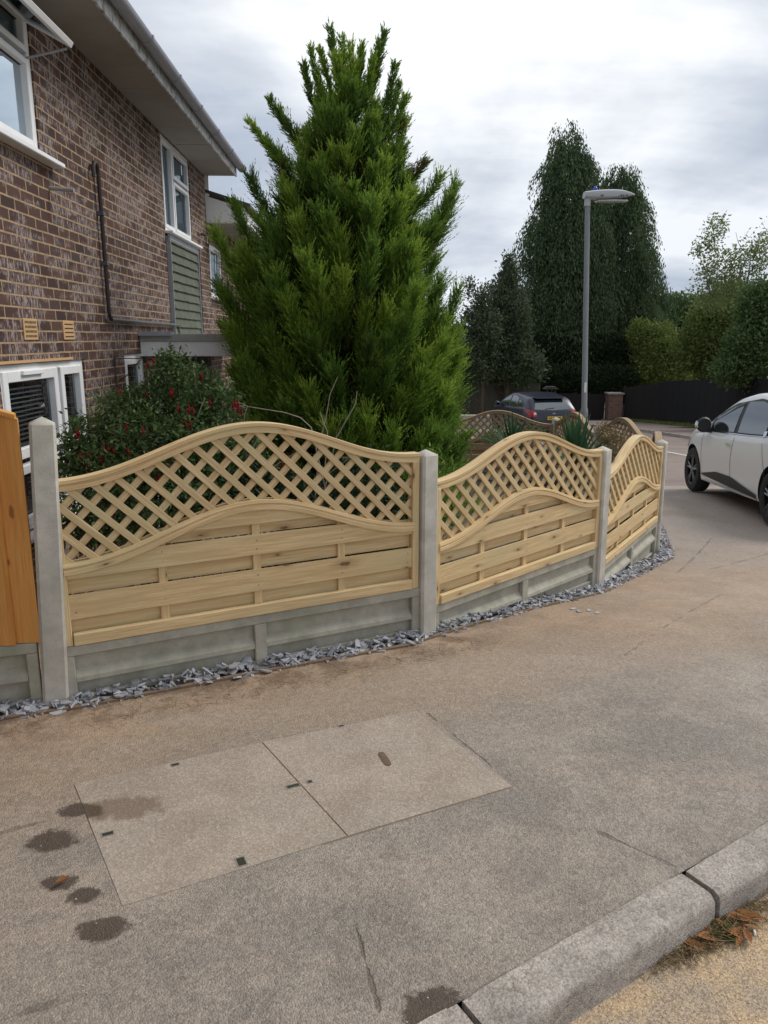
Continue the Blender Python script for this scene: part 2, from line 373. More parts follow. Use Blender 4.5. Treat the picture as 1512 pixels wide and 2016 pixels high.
def brick_fn(t):
    uv = t.uv(); r = t.add('ShaderNodeSeparateXYZ', {0: uv})
    wuv = t.vm('ADD', uv, t.vm('MULTIPLY', t.vm('SUBTRACT', t.noise(uv, 7, 3, .6, out=1), (.5, .5, .5)), (.008, .006, 0)))
    b = t.add('ShaderNodeTexBrick', {'Vector': wuv, 'Color1': (0, 0, 0), 'Color2': (1, 1, 1), 'Mortar': (.5, .5, .5), 'Scale': 1.0, 'Mortar Size': .0070,
                                    'Mortar Smooth': .25, 'Brick Width': .2, 'Row Height': .075})
    b.offset = .5; b.squash = 1.0
    id_ = t.ramp(b.outputs['Color'], [(0, (.045, .023, .019)), (.25, (.062, .029, .022)), (.5, (.080, .037, .027)), (.75, (.102, .047, .034)), (1, (.060, .040, .038))])
    n = t.noise(t.scale(uv, (30, 9, 1)), 1.6, 5, .7); n2 = t.noise(uv, 2.2, 4, .6)
    drag = t.m('MULTIPLY', t.ss(n, .46, .58), t.ss(t.m('ADD', t.m('MULTIPLY', n2, .7), t.m('MULTIPLY', t.noise(t.scale(uv, (4.5, 13, 1)), 1, 1), .5)), .55, .66))
    c = t.mix(t.m('MULTIPLY', drag, .85), id_, (.38, .32, .31))
    c = t.mix(t.m('MULTIPLY', t.ss(t.noise(uv, 45, 4, .7), .5, .7), .5), c, (.035, .02, .018))
    mort = t.mix(t.ss(t.noise(uv, 12, 5, .7), .38, .62), (.45, .315, .185), (.32, .225, .135))
    c = t.mix(b.outputs['Fac'], c, mort)
    h = t.m('ADD', t.m('MULTIPLY', b.outputs['Fac'], -1.0), t.m('MULTIPLY', t.noise(uv, 60, 4, .7), .5))
    return t.pr(c, .88, t.bump(h, .7, .008))
material('brick', brick_fn)
def redbrick_fn(t):
    uv = t.uv()
    b = t.add('ShaderNodeTexBrick', {'Vector': uv, 'Color1': (.16, .06, .04), 'Color2': (.26, .12, .08), 'Mortar': (.2, .17, .14), 'Scale': 1.0, 'Mortar Size': .012, 'Brick Width': .225, 'Row Height': .075})
    return t.pr(b.outputs['Color'], .9)
material('redbrick', redbrick_fn)
def dirty(base, dirt, amt=.5, rough=.5, sc=6, metal=0, streak=False):
    def fn(t):
        P = t.pos(); n = t.noise(t.scale(P, (1, 1, .25 if streak else 1)), sc, 5, .65); m_ = t.noise(P, sc*7, 3, .6)
        c = t.mix(t.m('MULTIPLY', t.ss(n, .42, .72), amt), base, dirt); c = t.mix(t.m('MULTIPLY', t.ss(m_, .55, .75), amt*.4), c, dirt)
        return t.pr(c, t.m('ADD', rough, t.m('MULTIPLY', n, .15)), t.bump(m_, .06, .002), Metallic=metal)
    return fn
material('upvc', dirty((.88, .88, .88), (.70, .69, .66), .3, .32, 3))
material('white_wood', dirty((.80, .80, .80), (.55, .55, .52), .5, .55, 5))
material('flaking_paint', dirty((.66, .66, .66), (.20, .18, .16), 1.0, .75, 14))
material('soffit', dirty((.36, .335, .31), (.27, .25, .225), .6, .85, 1.6))
material('gutter_grey', dirty((.30, .30, .34), (.22, .22, .25), .4, .35, 3))
material('lead_grey', dirty((.33, .35, .38), (.5, .52, .55), .6, .45, 9))
material('trim_grey', dirty((.36, .36, .34), (.22, .23, .2), .5, .7, 9))
material('dark_pipe', dirty((.035, .026, .026), (.06, .05, .045), .4, .45, 8))
material('grey_pipe', dirty((.10, .095, .10), (.07, .06, .06), .4, .5, 8))
material('roof_tile', dirty((.085, .082, .07), (.11, .12, .07), .6, .9, 7))
def tile_fn(t):
    uv = t.uv(); P = t.pos()
    c = t.mix(t.ss(t.noise(P, 8, 5, .65), .35, .65), (.088, .098, .068), (.130, .142, .100)); c = t.mix(t.m('MULTIPLY', t.att(), .3), c, (.09, .095, .075))
    return t.pr(c, .85, t.bump(t.noise(P, 50, 3, .6), .3, .003))
material('green_tile', tile_fn)
material('terracotta', dirty((.60, .37, .18), (.48, .28, .13), .5, .85, 12))
def simple(c, r=.5, **k): return lambda t: t.pr(c, r, None, **k)
material('black_void', simple((.008, .008, .010), .9))
material('room_dark', simple((.11, .105, .10), .9))
material('blind_white', simple((.55, .55, .55), .6))
material('curtain', dirty((.36, .43, .48), (.24, .31, .36), .6, .8, 1.5))
material('door_blue', simple((.03, .045, .12), .4))
def glass_fn(t):
    fr = t.add('ShaderNodeFresnel', {'IOR': 1.42}).outputs[0]
    gl_ = t.add('ShaderNodeBsdfGlossy', {'Color': (.58, .66, .72), 'Roughness': .02}).outputs[0]; tr = t.add('ShaderNodeBsdfTransparent', {'Color': (.75, .8, .8)}).outputs[0]
    mx = t.add('ShaderNodeMixShader', {0: fr, 1: tr, 2: gl_}); return mx.outputs[0]
material('glass', glass_fn)
material('car_glass', simple((.02, .028, .03), .03, **{'IOR': 2.7}))
material('rubber', dirty((.018, .018, .019), (.04, .038, .035), .5, .75, 20))
material('rim_dark', simple((.05, .05, .055), .3, Metallic=.7))
material('rim_silver', simple((.20, .205, .215), .35, Metallic=.8))
def paint(c, rough=.22, metal=0.0, coat=.45):
    def fn(t):
        return t.pr(c, rough, None, Metallic=metal, **{'Coat Weight': coat, 'Coat Roughness': .05})
    return fn
material('paint_white', paint((.78, .79, .79), .3)); material('paint_navy', paint((.004, .006, .020), .3, 0, .1)); material('paint_black', paint((.012, .012, .014), .3))
material('chrome', simple((.65, .65, .67), .12, Metallic=1.0)); material('black_plastic', simple((.02, .021, .023), .55)); material('seam', simple((.06, .065, .07), .8))
def lamp_red(t): return t.pr(t.mix(t.ss(t.noise(t.pos(), 9, 2), .35, .65), (.26, .006, .008), (.40, .012, .015)), .25, None)
material('lamp_red', lamp_red); material('lamp_clear', simple((.65, .55, .55), .1))
material('plate_yellow', simple((.72, .47, .03), .45)); material('plate_ink', simple((.01, .01, .01), .5)); material('line_white', dirty((.62, .62, .60), (.3, .28, .26), .6, .8, 10))
material('galv', dirty((.22, .235, .24), (.31, .325, .33), .5, .5, 12, .3, True)); material('lantern_grey', dirty((.42, .43, .44), (.34, .35, .36), .3, .4, 6))
material('lantern_glass', simple((.40, .45, .42), .15)); material('blue_cell', simple((.02, .05, .42), .15)); material('sticker', simple((.75, .76, .78), .5))
def leaf(cols, transl=.35, tone=None):
    def fn(t):
        r = t.att(); n = t.noise(t.pos(), tone or 1.2, 3, .6)
        f = t.m('ADD', t.m('MULTIPLY', r, .75), t.m('MULTIPLY', t.m('SUBTRACT', n, .4), .6), clamp=True)
        k = len(cols); c = t.ramp(f, [(i/(k-1), cc) for i, cc in enumerate(cols)])
        d = t.pr(c, .62, None, **{'Specular IOR Level': .12}); tr = t.add('ShaderNodeBsdfTranslucent', {'Color': c}).outputs[0]
        return t.add('ShaderNodeMixShader', {0: transl, 1: d, 2: tr}).outputs[0]
    return fn
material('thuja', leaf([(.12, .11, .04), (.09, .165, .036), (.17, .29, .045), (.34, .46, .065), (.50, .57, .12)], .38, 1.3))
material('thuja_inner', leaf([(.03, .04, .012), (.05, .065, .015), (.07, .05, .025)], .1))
material('thuja_brown', leaf([(.14, .065, .03), (.10, .09, .03), (.17, .09, .04)], .2))
material('cypress', leaf([(.045, .068, .036), (.070, .105, .052), (.10, .145, .066), (.16, .18, .085)], .25, .5))
material('dark_leaf', leaf([(.06, .085, .048), (.095, .125, .07), (.14, .17, .095)], .25, .5))
material('olive_leaf', leaf([(.11, .145, .045), (.17, .22, .065), (.25, .30, .085)], .35, .4))
material('yellow_leaf', leaf([(.11, .145, .045), (.19, .24, .065), (.31, .35, .10)], .3, .8))
material('mid_leaf', leaf([(.075, .12, .045), (.115, .175, .065), (.16, .23, .09)], .3, .4))
material('pale_leaf', leaf([(.14, .18, .07), (.23, .28, .12), (.33, .37, .18)], .45, .5))
material('ivy_leaf', leaf([(.018, .030, .014), (.032, .05, .02), (.05, .072, .032)], .15, 1))
material('fuchsia_leaf', leaf([(.05, .07, .03), (.075, .12, .042), (.11, .17, .055), (.18, .22, .10)], .25, 3))
material('fuchsia_flower', leaf([(.15, .006, .012), (.24, .012, .02), (.30, .018, .03)], .2))
material('yucca_leaf', leaf([(.03, .075, .035), (.05, .11, .05), (.08, .15, .07)], .2, 3))
material('dead_leaf', leaf([(.22, .09, .035), (.36, .16, .06), (.42, .24, .11)], .15, 8))
material('straw', leaf([(.16, .11, .06), (.30, .22, .12), (.10, .08, .04)], .1, 8)); material('weed', leaf([(.04, .09, .02), (.08, .15, .03)], .3, 8))
material('bark', dirty((.09, .065, .045), (.05, .04, .03), .6, .9, 12)); material('twig', dirty((.36, .31, .25), (.24, .19, .14), .6, .8, 20))
def slate_fn(t):
    r = t.att(); n = t.noise(t.pos(), 60, 4, .6)
    c = t.ramp(r, [(0, (.18, .182, .195)), (.4, (.31, .315, .335)), (.8, (.43, .435, .46)), (1, (.30, .27, .24))])
    return t.pr(t.mix(t.m('MULTIPLY', t.ss(n, .5, .7), .3), c, (.34, .35, .38)), .6, t.bump(n, .3, .002))
material('slate', slate_fn)
def soil_fn(t):
    P = t.pos(); n = t.noise(P, 12, 5, .7); return t.pr(t.mix(t.ss(n, .4, .65), (.055, .04, .028), (.10, .075, .05)), .95, t.bump(n, .8, .02))
material('soil', soil_fn)
def slab_fn(t):
    P = t.pos(); sp = t.add('ShaderNodeSeparateXYZ', {0: P}); v = t.add('ShaderNodeTexVoronoi', {'Vector': P, 'Scale': 170.0})
    n = t.noise(P, 3.5, 6, .65, .3); n2 = t.noise(P, 1.6, 4, .6)
    c = t.mix(t.ss(n, .36, .64), (.305, .25, .198), (.37, .31, .25)); c = t.mix(t.m('MULTIPLY', t.ss(n2, .48, .62), .6), c, (.35, .30, .25))
    c = t.mix(.75, c, t.mix(1.0, c, t.ramp(v.outputs['Color'], [(.1, (.72, .71, .7)), (.6, (1, 1, 1)), (.95, (1.45, 1.42, 1.36))]), 'MULTIPLY'))
    g = G(235, 1590); d = t.vm('LENGTH', t.vm('MULTIPLY', t.vm('SUBTRACT', P, (g.x, g.y, 0)), (1/.19, 1/.085, 0)), out=1)
    k = t.m('SUBTRACT', 1.0, t.ss(t.m('ADD', d, t.m('MULTIPLY', t.m('SUBTRACT', t.noise(P, 9, 4, .7), .5), 1.9)), .55, 1.05))
    c = t.mix(t.m('MULTIPLY', k, .6), c, (.115, .068, .036))
    g = G(160, 1600); d = t.vm('LENGTH', t.vm('MULTIPLY', t.vm('SUBTRACT', P, (g.x, g.y, 0)), (1/.1, 1/.06, 0)), out=1)
    k = t.m('SUBTRACT', 1.0, t.ss(t.m('ADD', d, t.m('MULTIPLY', t.m('SUBTRACT', t.noise(P, 14, 4, .7), .5), .8)), .7, 1.0))
    c = t.mix(t.m('MULTIPLY', k, .8), c, (.06, .036, .02))
    return t.pr(c, .85, t.bump(t.m('ADD', v.outputs['Distance'], t.noise(P, 60, 3, .7)), .35, .003))
material('slab', slab_fn)
material('rust_edge', dirty((.20, .14, .09), (.30, .22, .15), .7, .85, 10)); material('hole_dark', dirty((.03, .028, .02), (.05, .06, .03), .5, .9, 20)); material('hole_metal', dirty((.24, .22, .20), (.16, .13, .10), .6, .5, 30))
material('badge_brown', dirty((.12, .075, .05), (.2, .14, .1), .6, .8, 40))
material('black_fence', dirty((.0085, .008, .0085), (.013, .012, .011), .6, .85, 3)); material('charcoal_fence', dirty((.016, .012, .011), (.018, .015, .013), .6, .85, 3))
material('white_stone', dirty((.42, .38, .33), (.4, .35, .3), .4, .8, 20)); material('edging', dirty((.20, .14, .09), (.12, .08, .05), .6, .9, 9)); material('butt', simple((.75, .72, .68), .7))

# ------------------------------------------------------------------ the setting
def sheet(name, xs, ys, zf, mat, keep=None):
    V = np.array([(x, y, zf(x, y)) for y in ys for x in xs]); nx = len(xs); F = []
    for j in range(len(ys)-1):
        for i in range(nx-1):
            a = j*nx+i
            if keep is None or keep(.5*(xs[i]+xs[i+1]), .5*(ys[j]+ys[j+1])): F.append((a, a+1, a+nx+1, a+nx))
    o = npmesh(name, V, np.array(F), mat, smooth=True); o['kind'] = 'structure'; return o
def hill(x, y):
    z = zb(y)-.45
    if y > 60: z = -4.05-(min(y, 260)-60)*.035
    return z+42*sstep(y, 620, 1500)*(.55+.45*math.sin(x*.004+1.2)*math.sin(x*.0023+2))
ys = [-60, -20, -5]+list(np.arange(-2, 60, 2.0))+[70, 90, 130, 180, 260, 400, 600, 700, 800, 950, 1100, 1300, 1600, 2200]
sheet('ground', [-2000, -900, -600, -400, -300, -200, -100, -50, -25, -12, -6, 0, 6, 12, 25, 40, 60, 100, 200, 300, 400, 500, 600, 700, 900, 2000], ys, hill, 'field')
sheet('road', list(np.arange(-14, 42, 2.0)), list(np.arange(-10, 34, .6)), lambda x, y: zb(y)-.104, 'road')
ED = [(-7.1, 1.25), (-1.73, 3.13), (-1.42, 3.24), (.13, 4.02), (1.66, 5.42), (2.74, 6.95), (2.93, 7.45), (3.33, 8.9), (3.2, 10.8), (3.0, 12.7)]
KB = [(-6.46, -2.64), (-1.34, .653), (-.57, 1.147), (.50, 1.837), (1.732, 2.63), (3.27, 3.62), (5.5, 5.05), (8.5, 7.0), (13, 9.9), (17.4, 12.7)]
def lerp2(P, t):
    i = min(int(t), len(P)-2); f = t-i; return (P[i][0]*(1-f)+P[i+1][0]*f, P[i][1]*(1-f)+P[i+1][1]*f)
def pave_z(x, y): return zb(y)-.102*sstep(y, 11.0, 12.7)
V = []; F = []; NT_, NC = 90, 40
for i in range(NT_+1):
    t = i/NT_*(len(ED)-1); a = lerp2(ED, t); b = lerp2(KB, t)
    for j in range(NC+1):
        f = j/NC; x = a[0]*(1-f)+b[0]*f; y = a[1]*(1-f)+b[1]*f; V.append((x, y, pave_z(x, y)))
for i in range(NT_):
    for j in range(NC): a = i*(NC+1)+j; F.append((a, a+1, a+NC+2, a+NC+1))
o = npmesh('pavement', np.array(V), np.array(F), 'pavement', smooth=True); o['kind'] = 'structure'
# kerb stones, 915 mm long, bullnosed, with open joints
def kerb():
    m = MB(); d = Vector((.841, .541, 0)).normalized(); n = Vector((d.y, -d.x, 0)); L = .915
    P0 = Vector((.196, 1.641, 0))
    prof = [(0, 0), (.03, .0), (.100, -.001), (.116, -.005), (.127, -.014), (.132, -.030), (.136, -.125), (.136, -.3), (0, -.3)]
    for k in range(-5, 16):
        a = P0+d*(L*k+.009); b = P0+d*(L*(k+1)-.009); tw = random.uniform(-.004, .004); dz = random.uniform(-.004, .003)
        base = len(m.v); N = 10
        for i in range(N+1):
            c = a.lerp(b, i/N)
            e = .006 if i in (0, N) else 0
            for (o_, h) in prof:
                q = c+n*(o_-(e if o_ > .1 else 0)+random.uniform(-.0012, .0012)+tw); m.v.append((q.x, q.y, pave_z(q.x, q.y)+h-e*(1 if h > -.2 else 0)+dz+.002))
        K = len(prof)
        for i in range(N):
            for j in range(K):
                j2 = (j+1) % K; m.f.append((base+i*K+j, base+i*K+j2, base+(i+1)*K+j2, base+(i+1)*K+j))
        m.f.append(tuple(base+j for j in range(K))); m.f.append(tuple(base+N*K+j for j in range(K)))
    m.uv = [(0, 0)]*sum(len(f) for f in m.f); m.r = [random.random() for _ in m.f]; m.mi = [0]*len(m.f)
    o = m.build('kerb', 'concrete_kerb', smooth=True); o['kind'] = 'structure'
kerb()
# garden soil between fence and house
WX = lambda y: -2.36-.0228*(y-4.93)
FL = [(-7.0, 1.38), (-1.48, 3.33), (.235, 4.25), (1.63, 5.62), (2.70, 7.23), (3.2, 9.0), (3.0, 10.8), (2.72, 12.65), (.85, 12.95), (-1.0, 13.1), (-6, 13.3)]
def garden_z(x, y):
    return zb(y)-.06-.42*sstep(WX(y)+1.9-x, 0, 1.7)
V = []; F = []; n = 60
GP = [(-7.0, 1.38), (-1.48, 3.33), (.235, 4.25), (1.63, 5.62), (2.70, 7.23), (3.2, 9.0), (3.0, 10.8), (2.72, 12.65)]
for i in range(n+1):
    a = lerp2(GP, i/n*(len(GP)-1)); b = (-4.5, a[1]) if i else (-7.2, 1.4)
    for j in range(31):
        f = j/30; x = a[0]*(1-f)+b[0]*f; y = a[1]; V.append((x, y, garden_z(x, y)))
for i in range(n):
    for j in range(30): a = i*31+j; F.append((a, a+1, a+32, a+31))
o = npmesh('garden_soil', np.array(V), np.array(F), 'soil', smooth=True); o['kind'] = 'structure'

# ------------------------------------------------------------------ fence
def arcz(u, W_, base, rise):
    s = u/W_; c = .5-.5*math.cos(2*math.pi*s); return base+rise*(c**1.12)
def fence_panel(A, B, z0, label, hs=1.0, lat='pine_lattice', wd='pine', flip=False, group='arched lattice fence panels'):
    A = Vector(A); B = Vector(B); d = (B-A); L = d.length; d.normalize()
    g = .058; W_ = L-2*g; ang = math.atan2(d.y, d.x)
    root = thing('fence_panel', label, 'fence panel', (A.x+d.x*g, A.y+d.y*g, z0), ang, group); root.scale.z = hs
    MT, TT, RS = .395, .785, .215; th = .05
    def curve(base, half):
        def f(u):
            z = arcz(u, W_, base, RS); e = .004; dz = (arcz(u+e, W_, base, RS)-arcz(u-e, W_, base, RS))/(2*e)
            nn_ = math.hypot(1, dz); return (u, z, -dz/nn_, 1/nn_)
        return f
    us = [W_*i/48 for i in range(49)]; usm = [.03+(W_-.06)*i/48 for i in range(49)]
    h = th/2
    prof = [(-.034, -h), (-.034, -h*.25), (-.029, -h*.15), (-.029, h*.15), (-.036, h*.3), (-.036, h*.9), (-.028, h), (.028, h), (.034, h*.8), (.034, -h)]
    MB().sweep(prof, curve(TT-h, h), us).build('top_rail', wd, root)
    prof2 = [(-.044, -h), (-.044, -h*.1), (-.039, 0), (-.039, h*.25), (-.044, h*.4), (-.040, h), (-.010, h), (-.010, -h)]
    MB().sweep(prof2, curve(MT-h, h), usm).build('middle_rail', wd, root)
    prof3 = [(.012, -h), (.012, h), (.034, h), (.034, -h)]
    MB().sweep(prof3, curve(MT-h, h), usm).build('rear_middle_rail', wd, root)
    for (a, b) in ((0, .042), (W_-.042, W_)):
        MB().box((a, -.036, 0), (b, .024, TT-th+.004)).build('stile', wd, root, bevel=.003)
    m = MB(); m.box((.046, -.046, 0), (W_-.046, -.012, .058)); m.build('bottom_rail', wd, root, bevel=.004)
    MB().box((.046, .012, 0), (W_-.046, .034, .05)).build('rear_bottom_rail', wd, root, bevel=.003)
    # boards clipped by the middle arch
    m = MB()
    lim = lambda u: arcz(u, W_, MT-th*.6, RS)
    def board(zl, zh, y0, y1):
        r = random.random(); ou, ov = random.random()*50, random.random()*50; N = 60; cols = []
        wv = [random.uniform(-.0025, .0025) for _ in range(3)]
        for i in range(N+1):
            u = .043+(W_-.086)*i/N; s = u/W_; zz0 = zl+wv[0]*(1-s)+wv[1]*s; t_ = min(zh+wv[1]*(1-s)+wv[2]*s, lim(u)); cols.append((u, zz0, max(t_, zz0)))
        for i in range(N):
            (u0, a0, b0), (u1, a1, b1) = cols[i], cols[i+1]
            if b0-a0 < .002 and b1-a1 < .002: continue
            def q(pts): m.face(pts, [(p[0]+ou, p[2]+p[1]+ov) for p in pts], r)
            q([(u0, y0, a0), (u1, y0, a1), (u1, y0, b1), (u0, y0, b0)]); q([(u1, y1, a1), (u0, y1, a0), (u0, y1, b0), (u1, y1, b1)])
            q([(u0, y1, a0), (u1, y1, a1), (u1, y0, a1), (u0, y0, a0)]); q([(u0, y0, b0), (u1, y0, b1), (u1, y1, b1), (u0, y1, b0)])
    for (a, b, fr) in ((.052, .128, 0), (.13, .245, 1), (.247, .324, 0), (.326, .43, 1), (.432, .484, 0), (.486, .62, 1)):
        board(a, b, *((-.030, -.019) if fr else (.001, .010)))
    for k in (0, 1, 2, 3, 4):
        u = max(.07, min(W_-.07, W_*k/4))
        for z in (.16, .215, .355, .40):
            if z < lim(u)-.03: m.box((u-.0022+random.uniform(-.004, .004), -.0312, z-.0022), (u+.0025, -.0295, z+.0025), mi=1)
    m.build('board_infill', [wd, 'rust_edge'], root)
    for k in (1, 2, 3):
        u = W_*k/4; MB().box((u-.021, -.0185, .05), (u+.021, .0005, lim(u)-.002)).build('batten', wd, root, bevel=.002)
    # diagonal lattice
    m = MB(); lo = lambda u: arcz(u, W_, MT-.02, RS); hi = lambda u: arcz(u, W_, TT-.035, RS)
    sp = .1225; w2 = .0165; s2 = math.sqrt(.5)
    for sgn, y0, y1 in ((-1, -.020, -.007), (1, -.0065, .0065)):
        k = -12
        for k in range(-10, 30):
            c0 = k*sp+(.03 if sgn < 0 else .07)
            # line: z = TT/2 + sgn*(u-c0)
            ins = []; seg = None
            for i in range(-40, 400):
                u = i*.005
                z = .55+sgn*(u-c0)
                ok = .02 <= u <= W_-.02 and lo(u) <= z <= hi(u)
                if ok: seg = [u, u] if seg is None else [seg[0], u]
                elif seg: ins.append(seg); seg = None
            if seg: ins.append(seg)
            for (a, b) in ins:
                if b-a < .02: continue
                za, zbb = .55+sgn*(a-c0), .55+sgn*(b-c0); Lg = (b-a)*math.sqrt(2)
                M = Matrix.Translation((a, 0, za)) @ Matrix.Rotation(-sgn*math.pi/4, 4, 'Y')
                m.box((-.004, y0, -w2), (Lg+.004, y1, w2), M, axis=0)
    m.build('lattice', lat, root, bevel=.0015)
    return root
def post(x, y, zt, label, zbot=None, yaw=0, lean=(0, 0), w2=.054):
    z0 = zb(y)-.08; root_h = zt-z0
    m = MB(); c = .012; w_ = w2
    P = [(-w_+c, -w_), (w_-c, -w_), (w_, -w_+c), (w_, w_-c), (w_-c, w_), (-w_+c, w_), (-w_, w_-c), (-w_, -w_+c)]
    sh = root_h-.035
    ring = lambda z, s: [(p[0]*s, p[1]*s, z) for p in P]
    R = [ring(0, 1.06), ring(root_h*.5, 1.03), ring(sh, 1.0), ring(sh+.006, .95)]
    for a, b in zip(R, R[1:]):
        for i in range(8): j = (i+1) % 8; m.face([a[i], a[j], b[j], b[i]])
    for i in range(8): j = (i+1) % 8; m.face([R[-1][i], R[-1][j], (0, 0, root_h)])
    o = m.build('concrete_post', 'concrete_post', smooth=True)
    o.location = (x, y, z0); o.rotation_euler = (lean[0], lean[1], yaw)
    return tag(o, label, 'fence post', 'concrete fence posts')
def gravel_board(A, B, ztop, h, label, mat='concrete_board'):
    A = Vector(A); B = Vector(B); d = (B-A); L = d.length; d.normalize(); g = .05; W_ = L-2*g
    m = MB(); y0 = -.036
    m.box((0, -.002, -h), (W_, .02, 0))
    def bevbar(zl, zh, yy, u0, u1, s=.008):      # raised bar with chamfers
        P = [(u0, -.0025, zl-s), (u0, yy, zl), (u0, yy, zh), (u0, -.0025, zh+s)]; Q = [(u1, p[1], p[2]) for p in P]
        for i in range(3): m.face([P[i], Q[i], Q[i+1], P[i+1]])
        m.face(P); m.face(list(reversed(Q)))
    m.box((0, y0, -.05), (W_, -.0025, 0)); m.box((0, y0, -h), (.05, -.0025, -.051)); m.box((W_-.05, y0, -h), (W_, -.0025, -.051)); m.box((W_/2-.032, y0, -h), (W_/2+.032, -.0025, -.051))
    for u0, u1 in ((.051, W_/2-.033), (W_/2+.033, W_-.051)):
        P = [(-.0028, -.125), (-.032, -.160), (-.034, -.182), (-.0028, -.187)]
        for i in range(3):
            a, b = P[i], P[i+1]; m.face([(u0, a[0], a[1]), (u1, a[0], a[1]), (u1, b[0], b[1]), (u0, b[0], b[1])])
        m.box((u0, -.022, -h), (u1, -.0027, -h+.05))
    o = m.build('gravel_board', mat, bevel=.004)
    o.location = (A.x+d.x*g, A.y+d.y*g, ztop); o.rotation_euler = (0, 0, math.atan2(d.y, d.x))
    return tag(o, label, 'gravel board', 'concrete gravel boards under the fence')
P1, P2, P3, P4, P5, P6, P7, P8 = (-1.56, 3.325, 0), (.235, 4.25, 0), (1.63, 5.62, 0), (2.655, 7.25, 0), (3.2, 9.0, 0), (3.04, 10.8, 0), (2.85, 12.65, 0), (.98, 12.95, 0)
P0 = (-3.29, 2.715, 0)
fence_panel(P1, P2, .272, 'new pine arched lattice panel nearest the camera, right of the tall post')
fence_panel(P2, P3, .135, 'new pine arched lattice panel in the middle of the street side, below the spiky plants', .95)
fence_panel(P3, P4, -.045, 'new pine arched lattice panel at the pavement corner, third along the street side', .92)
fence_panel(P5, P4, -.30, 'arched lattice panel seen end-on behind the corner post', lat='pine_brown', wd='pine_brown')
fence_panel(P6, P5, -.33, 'browner arched lattice panel seen steeply beyond the brown shrub', lat='pine_brown', wd='pine_brown')
fence_panel(P7, P6, -.43, 'narrow-looking arched lattice panel beside the lamp post, right of the far post', lat='pine_brown', wd='pine_brown')
fence_panel(P8, P7, -.50, 'far arched lattice panel in front of the dark car', lat='pine_brown', wd='pine_brown')
yw = math.atan2(.92, 1.715)
post(P1[0], P1[1], 1.345, 'tallest concrete post, between the orange fence and the first lattice panel', yaw=.42, lean=(0, .045))
post(P2[0], P2[1], 1.07, 'concrete post between the first and second lattice panels', yaw=.62)
post(P3[0], P3[1], .90, 'concrete post between the second and third lattice panels', yaw=.85, lean=(0, -.012))
post(P4[0], P4[1], .735, 'slim looking concrete post at the pavement corner end of the fence', yaw=1.15, lean=(0, -.0))
post(P5[0], P5[1], .50, 'concrete post hidden behind the corner panel', yaw=1.5)
post(P6[0], P6[1], .47, 'low concrete post between the two steeply seen far panels', yaw=1.6)
post(P7[0], P7[1], .40, 'square concrete post at the far garden corner, in front of the dark car', yaw=.1)
gravel_board(P1, P2, .270, .305, 'pale grey gravel board under the nearest lattice panel')
gravel_board(P2, P3, .133, .305, 'gravel board under the middle street panel, dropping towards the corner')
gravel_board(P3, P4, -.047, .36, 'gravel board under the corner lattice panel')
gravel_board(P0, P1, .315, .34, 'gravel board under the orange fence at the left edge')
for a, b, z, l in ((P5, P4, -.302, 'gravel board under the end-on panel'), (P6, P5, -.332, 'gravel board under the browner steeply seen panel'), (P7, P6, -.432, 'gravel board under the panel beside the lamp post'), (P8, P7, -.502, 'gravel board under the far garden panel')):
    gravel_board(a, b, z, .3, l)
# orange feather-edge fence on the left, its top sloping down to the post
def orange_fence():
    A = Vector(P1); B = Vector(P0); d = (B-A).normalized(); L = (B-A).length
    root = thing('closeboard_fence', 'orange stained closeboard fence with a capping rail sloping down to the tall post', 'fence', (A.x, A.y, .318), math.atan2(d.y, d.x))
    # local x runs left away from the post, +y is the street side
    top = lambda u: 1.022+min(1, max(0, (u-.05)/.9))*.36
    u = .03; k = 0
    while u < L-.06:
        w_ = .118; m = MB(); r = random.random(); ou, ov = random.random()*50, random.random()*50
        a0, a1 = u, u+w_; ya, yb = .044, .016
        p = [(a0, ya, 0), (a1, yb, 0), (a1, yb, top(a1)), (a0, ya, top(a0))]; q_ = [(x, .004, z) for (x, y, z) in p]
        for f in ([p[0], p[1], p[2], p[3]], [q_[1], q_[0], q_[3], q_[2]], [p[1], q_[1], q_[2], p[2]], [q_[0], p[0], p[3], q_[3]], [p[3], p[2], q_[2], q_[3]], [q_[0], q_[1], p[1], p[0]]):
            m.face(f, [(z+ou, x+ov) for (x, y, z) in f], r)
        m.build('board', 'cedar_stain', root); u += .104; k += 1
    m = MB(); N = 24; r = .3
    us = [.04+(L-.1)*i/N for i in range(N+1)]
    m.sweep([(-.024, 0), (.046, 0), (.046, .018), (.012, .024), (-.024, .018)], lambda u: (u, top(u)+.001, 0, 1), us); m.build('capping_rail', 'cedar_stain', root)
    for z in (.15, .8): MB().box((.05, -.04, z), (L-.05, .002, z+.06)).build('rail', 'cedar_stain', root)
    post(P0[0], P0[1], 1.8, 'concrete post of the orange fence beyond the left edge', yaw=.3)
orange_fence()
